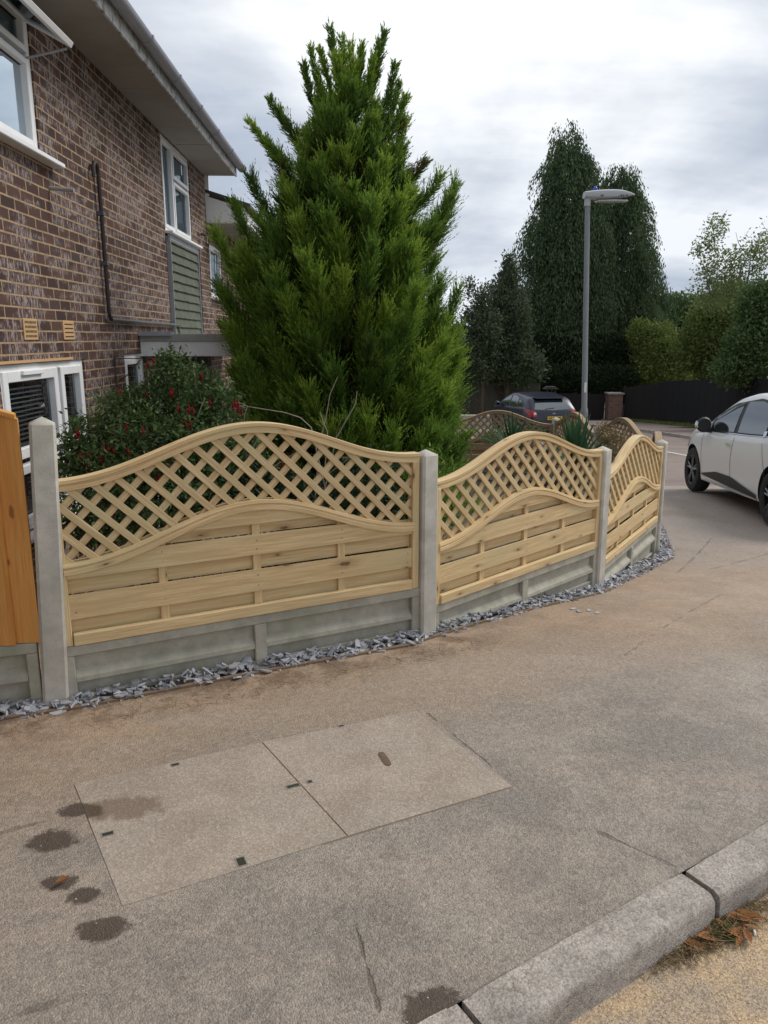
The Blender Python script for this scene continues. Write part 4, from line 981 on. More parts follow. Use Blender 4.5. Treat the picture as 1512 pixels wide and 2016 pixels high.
        PP.append(Cs); DD.append(D0); LL.append(rg.uniform(.026, .055, ns*K)*(1.15-.45*q)); WW.append(np.full(ns*K, .0052)); RR.append(np.clip(R_(tn)+.30*(q-.4)+rg.normal(0, .05, ns*K), 0, 1))
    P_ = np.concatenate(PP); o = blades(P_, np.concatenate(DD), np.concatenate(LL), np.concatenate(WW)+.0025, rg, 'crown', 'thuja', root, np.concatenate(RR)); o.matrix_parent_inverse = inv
    print('conifer blades', len(P_))
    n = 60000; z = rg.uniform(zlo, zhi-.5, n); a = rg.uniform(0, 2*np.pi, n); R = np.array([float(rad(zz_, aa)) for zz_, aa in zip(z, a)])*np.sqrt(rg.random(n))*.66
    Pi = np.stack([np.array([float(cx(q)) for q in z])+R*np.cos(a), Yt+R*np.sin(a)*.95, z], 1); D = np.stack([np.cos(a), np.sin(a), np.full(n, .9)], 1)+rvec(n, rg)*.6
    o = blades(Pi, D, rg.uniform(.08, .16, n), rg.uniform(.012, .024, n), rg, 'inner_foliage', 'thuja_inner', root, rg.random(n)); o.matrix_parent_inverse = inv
    o = limbs('trunk', 'bark', root, (-.32, Yt, -.75), 4.6, .11, 26, 1.0, rg); o.matrix_parent_inverse = inv
    # a few browned shoots
    for (tx, ty, bx, by) in ((838, 316, 790, 350), (815, 330, 770, 352), (545, 330, 560, 360), (790, 232, 785, 262)):
        t_ = np.array(at(tx, ty, Yt-.05)); b_ = np.array(at(bx, by, Yt-.05)); n = 160; q = rg.random(n)[:, None]
        o = blades(b_+(t_-b_)*q+rg.normal(0, .025, (n, 3)), np.repeat((t_-b_)[None], n, 0)/np.linalg.norm(t_-b_)+rvec(n, rg)*.5, rg.uniform(.04, .08, n), np.full(n, .007), rg, 'browned_shoot', 'thuja_brown', root, rg.random(n)); o.matrix_parent_inverse = inv
big_conifer()
def crown(lobes, dens, size, rg, name, mat, root, inv, droop=0.0, narrow=.5, shell=.55, up=0.0):
    """lobes: (x,y,z,rx,ry,rz); leaves as rhombs gathered in tufts through the outer shell"""
    PP = []; DD = []; RR = []
    for (x, y, z, rx, ry, rz) in lobes:
        nt = int(dens*rx*rz*6)+6; u = rvec(nt, rg); rr = (shell+(1-shell)*rg.random(nt)**.6)*(1+.10*np.clip(rg.normal(size=nt), -1.5, 1.3))
        C = np.array([x, y, z])+u*np.array([rx, ry, rz])*rr[:, None]
        k = 16 if droop else 9
        if droop:
            q = rg.random((nt*k, 1)); hd_ = u*np.array([1, 1, 0]); hd_ /= np.linalg.norm(hd_, axis=1, keepdims=True)+1e-6; Ls = np.repeat(rg.uniform(.5, 1.6, (nt, 1)), k, 0)
            Cn = np.repeat(C, k, 0)+np.repeat(hd_, k, 0)*np.sin(q*1.6)*Ls*.55-np.array([0, 0, 1.])*q**1.5*Ls*1.0+rg.normal(0, size*.45, (nt*k, 3))
        else: Cn = np.repeat(C, k, 0)+rg.normal(0, size*.9, (nt*k, 3))
        Un = np.repeat(u, k, 0); PP.append(Cn); D = Un*.6+rvec(nt*k, rg)*.8; D[:, 2] += up-droop*2.4; DD.append(D); RR.append(np.clip(np.repeat(rg.random(nt), k)*.6+rg.random(nt*k)*.4, 0, 1))
    P = np.concatenate(PP); L = rg.uniform(.6, 1.3, len(P))*size
    o = blades(P, np.concatenate(DD), L, L*narrow, rg, name, mat, root, np.concatenate(RR)); o.matrix_parent_inverse = inv; return o
def lob(px, py, Y, rpx, rpy=None, ry=None):
    p = at(px, py, Y); k = Y/1500*1.0; rx = rpx*k; rz = (rpy or rpx)*k; return (p.x, p.y, p.z, rx, ry or rx*.9, rz)
def tree(name, label, cat, lobes, base, h, r0, mat, size, dens, seed, group=None, droop=0, narrow=.5, shell=.5, nl=10, spread=1.5, up=0, foliage='crown'):
    rg = np.random.default_rng(seed); root = thing(name, label, cat, base, 0, group); bpy.context.view_layer.update(); inv = root.matrix_world.inverted()
    crown(lobes, dens, size, rg, foliage, mat, root, inv, droop, narrow, shell, up)
    o = limbs('trunk' if cat == 'tree' else 'branches', 'bark', root, base, h, r0, nl, spread, rg); o.matrix_parent_inverse = inv; return root
# distant trees
YA = 42.0
def column_lobes(spec, Y):
    L = []; rj = random.Random(int(Y*10))
    for (py, l, r) in spec:
        w_ = (r-l)/2; L.append(lob((l+r)/2+rj.uniform(-4, 4), py+8, Y, w_*.86, 32))
        if w_ > 14:
            for sg in (-1, 1):
                if rj.random() < .85: e = rj.uniform(.10, .22)*w_+6; L.append(lob((l+r)/2+sg*(w_-e*.35), py+rj.uniform(-18, 22), Y+rj.uniform(-1, 1), e, rj.uniform(10, 20), e*Y/1500))
    return L
g = 'trees behind the dark fence'
tree('cypress_tree', 'taller dark drooping cypress with two tips, left of the lamp head', 'tree', column_lobes([(266, 1100, 1110), (262, 1118, 1130), (285, 1100, 1116), (290, 1118, 1142), (310, 1092, 1152), (345, 1075, 1165), (385, 1072, 1170), (425, 1055, 1172), (465, 1046, 1175), (505, 1046, 1178), (545, 1040, 1180), (585, 1036, 1182), (625, 1034, 1184), (665, 1034, 1186), (705, 1040, 1186), (745, 1045, 1186), (440, 1120, 1195), (500, 1110, 1205), (560, 1110, 1205), (620, 1110, 1205)], YA), (9.9, YA, -2.8), 13.6, .35, 'cypress', .17, 62, 21, g, droop=.9, narrow=.34, shell=.35, nl=30, spread=2.2)
tree('cypress_tree', 'shorter drooping cypress with ragged right side, right of the lamp column', 'tree', column_lobes([(340, 1200, 1220), (345, 1222, 1246), (365, 1188, 1250), (400, 1185, 1262), (440, 1180, 1272), (480, 1180, 1278), (520, 1178, 1284), (560, 1180, 1266), (600, 1178, 1290), (640, 1178, 1262), (680, 1178, 1240), (720, 1180, 1238)], YA+1.5), (13.0, YA+1.5, -2.9), 12.2, .33, 'cypress', .17, 62, 22, g, droop=1.1, narrow=.3, shell=.35, nl=26, spread=2.2)
tree('cypress_tree', 'low dark drooping mass spreading right at the foot of the cypresses', 'tree', [lob(1265, 580, YA+3, 40, 42), lob(1240, 620, YA+3, 55, 50)], (13.8, YA+3, -3), 5.5, .25, 'cypress', .17, 62, 23, g, droop=.9, narrow=.32, nl=8)
tree('bushy_tree', 'dark bushy tree with spiky top left of the cypresses', 'tree', [lob(1000, 570, 37, 17, 50), lob(985, 620, 37, 38, 60), lob(1015, 650, 37, 30, 70), lob(990, 700, 37, 50, 50), lob(1030, 720, 37, 40, 40), lob(1000, 530, 37, 7, 30)], (5.9, 37, -2.5), 7.5, .18, 'dark_leaf', .17, 70, 24, g, up=.4, shell=.3, nl=16, spread=1.4)
tree('bushy_tree', 'thin grey green tree at the left end of the distant row', 'tree', [lob(950, 600, 36, 14, 35), lob(930, 640, 36, 22, 40), lob(955, 660, 36, 35, 50), lob(940, 710, 36, 35, 45), lob(925, 570, 36, 6, 20)], (4.6, 36, -2.4), 5.5, .12, 'dark_leaf', .15, 60, 25, g, up=.4, shell=.3, nl=14, spread=1.0)
tree('ivy_hedge', 'dark ivy hedge draped over the fence below the cypresses', 'hedge', [lob(x, 748, 39.6, 28, 24, .5) for x in range(890, 1245, 24)]+[lob(x, 700, 41, 30, 40, .8) for x in range(1060, 1240, 30)], (10.0, 39.6, -2.6), 2.4, .06, 'ivy_leaf', .12, 260, 26, nl=8, foliage='foliage')
tree('shrub', 'yellow green rounded shrub right of the cypresses', 'shrub', [lob(1290, 690, 40.5, 48, 50), lob(1262, 665, 40.5, 25, 32), lob(1330, 700, 40.2, 40, 32), lob(1300, 730, 40.2, 60, 30)], (14.3, 40.5, -2.6), 3.2, .08, 'yellow_leaf', .13, 130, 27, nl=10, foliage='foliage')
tree('bushy_tree', 'mid green hedge tree on the skyline behind the yellow green shrub', 'tree', [lob(1290, 620, 50, 40, 30), lob(1340, 615, 50, 45, 32), lob(1390, 630, 50, 40, 40), lob(1330, 660, 50, 60, 40)], (18.6, 50, -3.5), 6, .15, 'mid_leaf', .22, 60, 28, g, nl=8)
tree('broadleaf_tree', 'broad olive green tree filling the space above the black fence', 'tree', [lob(1400, 640, 37, 45, 45), lob(1440, 610, 37, 50, 55), lob(1380, 690, 36.6, 50, 45), lob(1450, 700, 36.6, 60, 50), lob(1420, 655, 36, 60, 60)], (16.0, 37, -2.4), 5, .16, 'olive_leaf', .15, 110, 29, g, nl=12)
tree('birch_tree', 'sparse pale leaved tree showing sky through its crown', 'tree', [lob(1400, 470, 34, 26, 38), lob(1430, 530, 34, 40, 45), lob(1395, 545, 34, 25, 50), lob(1475, 510, 34, 35, 40), lob(1510, 490, 34, 30, 45), lob(1450, 575, 34, 50, 30), lob(1372, 490, 34, 12, 14), lob(1415, 435, 34, 14, 12), lob(1400, 590, 34, 35, 22)], (15.6, 34, -2.2), 8.6, .09, 'pale_leaf', .15, 17, 30, g, shell=.1, nl=26, spread=2.6, narrow=.45)
tree('bushy_tree', 'dark evergreen tree leaning in at the right edge above the black fence', 'tree', [lob(1500, 610, 30, 45, 60), lob(1480, 690, 29.6, 50, 55), lob(1535, 650, 30, 50, 80), lob(1450, 730, 29.4, 45, 25)], (15.0, 30.5, -2.0), 5, .16, 'mid_leaf', .15, 120, 31, g, nl=12)
tree('bushy_tree', 'small tuft of hedge behind the brick pillar', 'shrub', [lob(x, 740, 42, 26, 20, .6) for x in (1235, 1260, 1290, 1320, 1350, 1385)], (15, 42, -2.7), 2.2, .05, 'dark_leaf', .15, 120, 32, nl=6, foliage='foliage')
tree('broadleaf_tree', 'green tree beyond the right end of the black fence', 'tree', [lob(1640, 640, 26, 80, 80), lob(1720, 690, 25, 80, 70), lob(1600, 720, 26, 60, 40)], (16.2, 27, -2), 5, .16, 'mid_leaf', .16, 70, 71, g, nl=10)
tree('bushy_tree', 'olive bush behind the old fence, hidden by the big conifer', 'tree', [lob(860, 700, 37, 50, 45), lob(790, 720, 37, 50, 35), lob(700, 715, 37, 55, 38)], (.8, 37.5, -2.6), 4, .12, 'olive_leaf', .16, 70, 72, g, nl=8)
# hedgerow far away
rg = np.random.default_rng(50)
lb = [(x, 700+rg.uniform(-20, 20), hill(x, 700)+3, 9, 5, rg.uniform(5, 9)) for x in np.arange(-60, 420, 12)]
r_ = thing('x', 'y', 'z'); bpy.context.view_layer.update()
o = crown(lb, .12, 3.2, rg, 'far_wood', 'mid_leaf', None, Matrix(), shell=.2); tag(o, 'low wooded skyline glimpsed right of the big conifer', 'wood', kind='stuff'); bpy.data.objects.remove(r_)
# --- fuchsia bush
def fuchsia():
    rg = np.random.default_rng(8); Y = 5.1
    root = thing('fuchsia_bush', 'sprawling fuchsia bush with dark leaves and red hanging flowers in front of the house', 'bush', (-1.5, Y, -.5)); bpy.context.view_layer.update(); inv = root.matrix_world.inverted()
    lb = [lob(340, 735, 5.4, 42, 38), lob(385, 775, 5.3, 55, 45), lob(300, 790, 5.3, 50, 40), lob(235, 815, 5.2, 48, 42), lob(175, 860, 5.0, 48, 38), lob(150, 900, 4.9, 40, 40), lob(430, 810, 5.3, 50, 50), lob(300, 860, 5.1, 90, 60), lob(400, 870, 5.1, 80, 60), lob(230, 930, 4.9, 100, 55), lob(370, 950, 5.0, 110, 60), lob(460, 910, 5.2, 70, 70), lob(180, 1010, 4.7, 70, 70), lob(320, 1020, 4.8, 100, 70)]
    crown(lb, 900, .040, rg, 'foliage', 'fuchsia_leaf', root, inv, shell=.35, narrow=.42, up=-.1)
    m = MB()
    for k in range(46):
        l = lb[rg.integers(len(lb))]; q = Vector((l[0], l[1], l[2]))+Vector(rg.normal(0, .6, 3))*l[3]; b = Vector((-1.5+rg.normal(0, .15), Y+rg.normal(0, .1), -.5)); mid = b.lerp(q, .55)+Vector((rg.normal(0, .08), rg.normal(0, .08), .18))
        pts = [b*(1-t)**2+mid*2*t*(1-t)+q*t*t for t in (0, .2, .4, .6, .8, 1)]; m.tube(pts, [.012, .010, .008, .006, .004, .003], 5)
    o = m.build('branches', 'twig', root, smooth=True); o.matrix_parent_inverse = inv
    m = MB()
    fl = [(150, 670+180), (230, 770), (405, 790), (372, 805), (350, 800), (460, 790), (468, 800), (240, 835), (290, 715), (292, 702), (215, 880), (250, 885), (175, 893), (170, 915), (205, 905), (320, 880), (560, 905), (335, 770), (280, 850), (315, 940), (210, 1000), (350, 905)]
    for k in range(36):
        if k < len(fl): p = at(fl[k][0]+rg.uniform(-5, 5), fl[k][1], 4.75)
        else: l = lb[rg.integers(len(lb))]; u = rvec(1, rg)[0]; u[1] = -abs(u[1]); p = Vector((l[0]+u[0]*l[3], l[1]+u[1]*l[4], l[2]+u[2]*l[5]))
        for j in range(rg.integers(1, 4)):
            q = p+Vector(rg.normal(0, .014, 3)); m.tube([q+Vector((0, 0, .022)), q], [.0012, .003], 5); m.tube([q, q-Vector((0, 0, .014)), q-Vector((0, 0, .032))], [.004, .008, .005], 6)
            for a in range(4):
                an = a*1.57+rg.random(); d = Vector((math.cos(an), math.sin(an), -.35))*.024; s = Vector((-math.sin(an), math.cos(an), 0))*.005; c = q-Vector((0, 0, .01)); m.face([c, c+d*.5+s, c+d, c+d*.5-s], r=rg.random())
            m.tube([q-Vector((0, 0, .03)), q-Vector((0, 0, .055))], .0012, 4)
    o = m.build('flower', 'fuchsia_flower', root); o.matrix_parent_inverse = inv; tag(o, kind='stuff')
fuchsia()
# undergrowth behind the first panel
tree('shrub', 'dark leafy shrub filling the space behind the nearest lattice panel', 'shrub', [lob(520, 960, 4.9, 90, 50), lob(640, 1000, 5.0, 90, 50), lob(740, 990, 5.0, 70, 45), lob(560, 1050, 4.8, 150, 40), lob(730, 925, 6.0, 50, 30)], (-.6, 4.95, -.2), .7, .015, 'ivy_leaf', .05, 420, 40, nl=10, spread=.5, foliage='foliage')
tree('shrub', 'low green conifer skirt by the post between the first two panels', 'shrub', [lob(860, 930, 6.2, 45, 35), lob(900, 1000, 6.4, 55, 45), lob(830, 960, 6.2, 40, 50)], (.5, 6.2, -.35), .6, .015, 'thuja', .06, 420, 41, nl=6, spread=.3, up=.6, narrow=.22, foliage='foliage')
# bare twigs
rg = np.random.default_rng(12); root = thing('bare_shrub', 'bare pale twigs poking up above the nearest panel in front of the conifer', 'shrub', (-.62, 4.9, -.1)); bpy.context.view_layer.update(); inv = root.matrix_world.inverted(); m = MB()
B0 = Vector((-.62, 4.9, -.1))
for pts in (((665, 742), (650, 775), (642, 820), (632, 860), (622, 950), (618, 1020)), ((703, 770), (700, 795), (680, 830), (662, 862), (640, 960), (630, 1020)), ((470, 792), (490, 800), (560, 812), (592, 822), (612, 842), (640, 960)), ((600, 880), (560, 905), (530, 925), (500, 960), (560, 1020)), ((630, 810), (636, 830), (645, 850), (640, 920)), ((640, 900), (690, 900), (610, 960), (600, 1020)), ((487, 800), (482, 818), (480, 835)), ((486, 799), (470, 800), (462, 810))):
    P = [at(x, y, 4.75+.0*i) for i, (x, y) in enumerate(pts)]
    if len(pts) > 4: P.append(B0)
    P = [P[0]]+[p+Vector((0, rg.normal(0, .01), 0)) for p in P[1:]]; m.tube(P, [.0022+.0006*i for i in range(len(P))], 5)
o = m.build('twigs', 'twig', root, smooth=True); o.matrix_parent_inverse = inv
# spiky garden plants
def yucca(px, pt, Y, r, label, seed, n=46):
    rg = np.random.default_rng(seed); c = at(px, pt, Y); gz = garden_z(c.x, Y); root = thing('spiky_plant', label, 'plant', (c.x, Y, gz), 0, 'spiky plants inside the fence'); m = MB()
    st = max(.02, c.z-gz-r*.97)
    m.tube([(0, 0, 0), (.01, 0, st*.5), (0, 0, st+.02)], [.045, .04, .03], 8); m.build('stem', 'bark', root, smooth=True); m = MB()
    for k in range(n):
        a = rg.uniform(0, 6.28); el = rg.uniform(.35, 1.5); L = r*rg.uniform(.75, 1.1); w_ = .022; d = Vector((math.cos(a)*math.cos(el), math.sin(a)*math.cos(el), math.sin(el))); s = Vector((-math.sin(a), math.cos(a), 0)); prev = None; rr = rg.random()
        for i in range(6):
            t = i/5; p = Vector((0, 0, st))+d*L*t+Vector((0, 0, -.10*L*t*t*math.cos(el))); ww = w_*math.sin(math.pi*min(.98, .2+.8*t))**.7; q = (p-s*ww, p+s*ww, p-Vector((0, 0, .006)))
            if prev: m.face([prev[0], prev[2], q[2], q[0]], r=rr); m.face([prev[2], prev[1], q[1], q[2]], r=rr)
            prev = q
    m.build('leaves', 'yucca_leaf', root)
yucca(1012, 814, 10.3, .56, 'spiky green yucca behind the middle panel, left of the far square post', 61)
yucca(1137, 816, 8.6, .62, 'larger spiky green yucca behind the middle panel, beside the lamp column', 62, 60)
tree('shrub', 'dry brown shrub behind the corner post of the fence', 'shrub', [lob(1205, 880, 9.0, 28, 30, .25), lob(1225, 905, 8.6, 25, 25, .25), lob(1190, 850, 9.4, 15, 14, .15)], (2.55, 9.0, -.6), .55, .01, 'straw', .035, 700, 63, nl=8, spread=.3, foliage='foliage')
tree('shrub', 'small leafy shrub with twiggy stems near the far lattice panel', 'shrub', [lob(970, 860, 11.6, 25, 14, .2), lob(1050, 852, 11.6, 22, 12, .2)], (1.7, 11.6, -.75), .5, .01, 'mid_leaf', .04, 300, 64, nl=8, spread=.3, foliage='foliage')

# ------------------------------------------------------------------ street lamp
def lamp():
    p = at(1150, 818, 14.8); t = at(1157, 392, 14.8); x = p.x; z0 = zb(14.8)-.1; lean = (t.x-p.x)/(t.z-p.z)
    root = thing('street_lamp', 'grey street lamp column with flat lantern and blue photocell', 'street lamp', (p.x-lean*(p.z-z0), 14.8, z0)); H = t.z-z0
    f = lambda z: lean*z
    MB().tube([(f(0), 0, 0), (f(1.2), 0, 1.2)], [.072, .072], 16).build('base_column', 'galv', root, smooth=True)
    MB().tube([(f(1.2), 0, 1.2), (f(1.28), 0, 1.28), (f(H), 0, H)], [.072, .054, .046], 16).build('column', 'galv', root, smooth=True)
    # lantern: loft along +x
    m = MB(); X0 = f(H); st = []
    for i in range(15):
        s = i/14; x_ = -.07+s*.92; wy = .15*math.sin(math.pi*min(1, .22+.72*s))**.6*(1 if s < .97 else .5); top = .125+.035*math.sin(math.pi*s)-.08*max(0, s-.75)*4*.5; bot = .01+.055*s-.045*math.sin(math.pi*min(1, s*1.05)); st.append((x_, wy, top, max(-.04, bot)))
    ringn = 12
    for (x_, wy, top, bot) in st:
        for k in range(ringn):
            a = 2*math.pi*k/ringn; cz = (top+bot)/2; hz_ = (top-bot)/2; m.v.append((X0+x_, wy*math.copysign(abs(math.cos(a))**.7, math.cos(a)), H+cz+hz_*math.copysign(abs(math.sin(a))**.7, math.sin(a))))
    for i in range(14):
        for k in range(ringn): k2 = (k+1) % ringn; m.f.append((i*ringn+k, i*ringn+k2, (i+1)*ringn+k2, (i+1)*ringn+k))
    m.f.append(tuple(range(ringn))); m.f.append(tuple(14*ringn+k for k in range(ringn))); m.uv = [(0, 0)]*sum(len(q) for q in m.f); m.r = [0]*len(m.f); m.mi = [0]*len(m.f)
    ln = m.build('lantern', 'lantern_grey', root, smooth=True)
    m = MB(); m.prism([(X0+.16, -.09), (X0+.5, -.12), (X0+.72, -.08), (X0+.72, .08), (X0+.5, .12), (X0+.16, .09)], H-.055, H-.02); m.build('lantern_glass', 'lantern_glass', ln, bevel=.02, segs=2)
    m = MB()
    for x_ in (.20, .23, .56, .60, .66): m.box((X0+x_, -.16, H+.03), (X0+x_+.015, -.13, H+.05))
    m.build('lantern_clip', 'dark_pipe', ln)
    MB().tube([(X0, 0, H-.12), (X0, 0, H+.04)], .058, 12).build('spigot', 'lantern_grey', root, smooth=True)
    m = MB(); m.tube([(X0+.13, 0, H+.14), (X0+.13, 0, H+.17), (X0+.13, 0, H+.20), (X0+.13, 0, H+.215)], [.045, .045, .03, .01], 12); m.build('photocell', 'blue_cell', root, smooth=True)
    z_ = at(1153, 765, 14.8).z-z0; MB().box((f(z_)-.02, -.057, z_-.07), (f(z_)+.02, -.049, z_+.12)).build('number_sticker', 'sticker', root)
lamp()

# ------------------------------------------------------------------ far fences and pillar
def G2(px, py, Y): p = at(px, py, Y); return p
def long_fence(A, B, h0, h1, label, mat, name='wooden_fence', pitch=.15, postsp=1.9, cat='fence'):
    A = Vector(A); B = Vector(B); d = (B-A); L = d.length; dz = (B.z-A.z)/L; d.z = 0; ang = math.atan2(d.y, d.x); root = thing(name, label, cat, A, ang)
    m = MB(); u = 0; Lh = d.length
    while u < Lh:
        t = u/Lh; hh = h0+(h1-h0)*t; yo = -.005 if int(round(u/pitch)) % 2 else 0; m.box((u, yo-.012, dz*u-.1), (min(u+pitch-.004, Lh), yo+.002, dz*u+hh+random.uniform(-.012, .012))); u += pitch
    m.build('boards', mat, root); u = 0
    while u < Lh+.1:
        t = min(1, u/Lh); MB().box((u-.05, .01, dz*u-.1), (u+.05, .11, dz*u+h0+(h1-h0)*t+.03)).build('fence_post', mat, root); u += postsp
    for zz_ in (.3, h0-.2): 
        m = MB(); m.v += [(0, .004, zz_), (Lh, .004, zz_+dz*Lh), (Lh, .05, zz_+dz*Lh), (0, .05, zz_), (0, .004, zz_+.08), (Lh, .004, zz_+.08+dz*Lh), (Lh, .05, zz_+.08+dz*Lh), (0, .05, zz_+.08)]
        for q in ((0, 1, 5, 4), (1, 2, 6, 5), (2, 3, 7, 6), (3, 0, 4, 7), (4, 5, 6, 7), (3, 2, 1, 0)): m.f.append(q); m.r.append(0); m.mi.append(0); m.uv += [(0, 0)]*4
        m.build('rail', mat, root)
    return root
zr = lambda y: zb(y)-.1
p0 = at(1226, 800, 38.5); p1 = at(1300, 800, 36.5); p2 = at(1900, 800, 19.5)
long_fence((p1.x, p1.y, zr(p1.y)), (p2.x, p2.y, zr(p2.y)), 2.05, 2.0, 'long black painted fence running to the right edge', 'black_fence', pitch=.3)
long_fence((p0.x, p0.y, zr(p0.y)), (p1.x+.25, p1.y-.03, zr(p1.y)), 1.75, 2.0, 'short darker stretch of black fence just right of the brick pillar', 'charcoal_fence', pitch=.3)
q0 = at(640, 800, 35.5); q1 = at(1062, 800, 38); long_fence((q0.x, q0.y, zr(q0.y)), (q1.x, q1.y, zr(q1.y)), 1.95, 1.95, 'old grey brown closeboard fence behind the dark car', 'old_board')
q2 = at(1190, 800, 38.8); long_fence((q1.x+.05, q1.y, zr(q1.y)), (q2.x, q2.y, zr(q2.y)), 1.45, 1.4, 'low charcoal fence between the old fence and the brick pillar', 'charcoal_fence')
pc = at(1208, 800, 38.6); root = thing('brick_pillar', 'weathered red brick gate pillar at the end of the black fence', 'pillar', (pc.x, pc.y, zr(pc.y)-.1))
m = MB()
for (s0_, s1_, a) in ((-.34, .34, 0), (-.34, .34, 1), (-.34, .34, 2), (-.34, .34, 3)):
    R_ = Matrix.Rotation(a*math.pi/2, 4, 'Z'); m.face([R_ @ Vector(v) for v in ((-.34, -.34, 0), (.34, -.34, 0), (.34, -.34, 1.5), (-.34, -.34, 1.5))], [(0, 0), (.68, 0), (.68, 1.5), (0, 1.5)])
m.build('shaft', 'redbrick', root); MB().prism([(-.40, -.40), (.40, -.40), (.40, .40), (-.40, .40)], 1.5, 1.58).build('coping', 'concrete_kerb', root, bevel=.01)
MB().box((.34, -.2, 0), (.62, .1, 1.0)).build('timber_gatepost', 'old_board', root)
# low wall left of dark car
wl0 = at(905, 820, 33); wl1 = at(985, 820, 33.5)
m = MB(); m.box((wl0.x, 33, zr(33)-.2), (wl1.x, 33.25, zr(33)+.55)); tag(m.build('low_wall', 'concrete_board', bevel=.02), 'low grey wall behind the bonnet of the dark car', 'wall')
# grass verge at foot of fence and far pavement
m = MB(); rg = np.random.default_rng(3)
vA = Vector((p0.x-.2, p0.y-.5, 0)); vB = Vector((p2.x, p2.y-.5, 0)); N = 60
for i in range(N):
    a = vA.lerp(vB, i/N); b = vA.lerp(vB, (i+1)/N); n_ = Vector((.5, .86, 0))*.9; m.face([(p.x, p.y, zr(p.y)+.02) for p in (a, b, b+n_, a+n_)])
o = m.build('verge', 'grass'); o['kind'] = 'structure'
n = 9000; t = rg.random(n); P = np.array([[vA.x+(vB.x-vA.x)*q, vA.y+(vB.y-vA.y)*q, 0] for q in t])+np.array([.5, .86, 0])*rg.uniform(0, .75, n)[:, None]; P[:, 2] = [zr(y)+.02 for y in P[:, 1]]
o = blades(P, np.array([0, 0, 1.0])+rvec(n, rg)*.5, rg.uniform(.08, .26, n), np.full(n, .03), rg, 'verge_grass', 'yellow_leaf', None, rg.random(n)); tag(o, 'rough grass growing along the foot of the black fence', 'grass', kind='stuff')
k0 = G(1190, 838); k1 = G(1250, 843); k2 = G(1370, 860); k3 = G(1512, 886); fp = [k0-(k1-k0)*2.5, k0, k1, k2, k3, k3+(k3-k2)]
m = MB(); mk = MB()
for i in range(5):
    a, b = fp[i], fp[i+1]; K = 6
    for k in range(K):
        p = a.lerp(b, k/K); q = a.lerp(b, (k+1)/K); d = (q-p); n_ = Vector((-d.y, d.x, 0)).normalized()
        if n_.x < 0: n_ = -n_
        w_ = 7.5 if i < 3 else 5
        T = lambda v: (v.x, v.y, zr(v.y)+.10); Bt = lambda v: (v.x, v.y, zr(v.y)-.1)
        mk.face([T(p), T(q), T(q+n_*.13), T(p+n_*.13)]); mk.face([Bt(p), Bt(q), T(q), T(p)])
        m.face([(v.x, v.y, zr(v.y)+.098) for v in (p+n_*.13, q+n_*.13, q+n_*w_, p+n_*w_)])
o = mk.build('far_kerb', 'concrete_kerb'); o['kind'] = 'structure'; o = m.build('far_pavement', 'road'); o['kind'] = 'structure'
bt = at(1083, 790, 37.3); root = thing('bird_table', 'small roofed bird table by the hedge above the dark car', 'bird table', (bt.x, bt.y, zr(bt.y)))
MB().box((-.04, -.04, 0), (.04, .04, 1.45)).build('stand', 'old_board', root); MB().box((-.25, -.2, 1.45), (.25, .2, 1.5)).build('tray', 'old_board', root)
m = MB()
for x_ in (-.22, 0, .18): m.box((x_, -.18, 1.5), (x_+.04, -.15, 1.72))
m.build('uprights', 'old_board', root); m = MB(); m.prism([(-.36, 1.66), (.36, 1.66), (.2, 1.78), (-.2, 1.78)], -.25, .25, Matrix.Rotation(math.pi/2, 4, 'X')); m.build('roof', 'old_board', root)

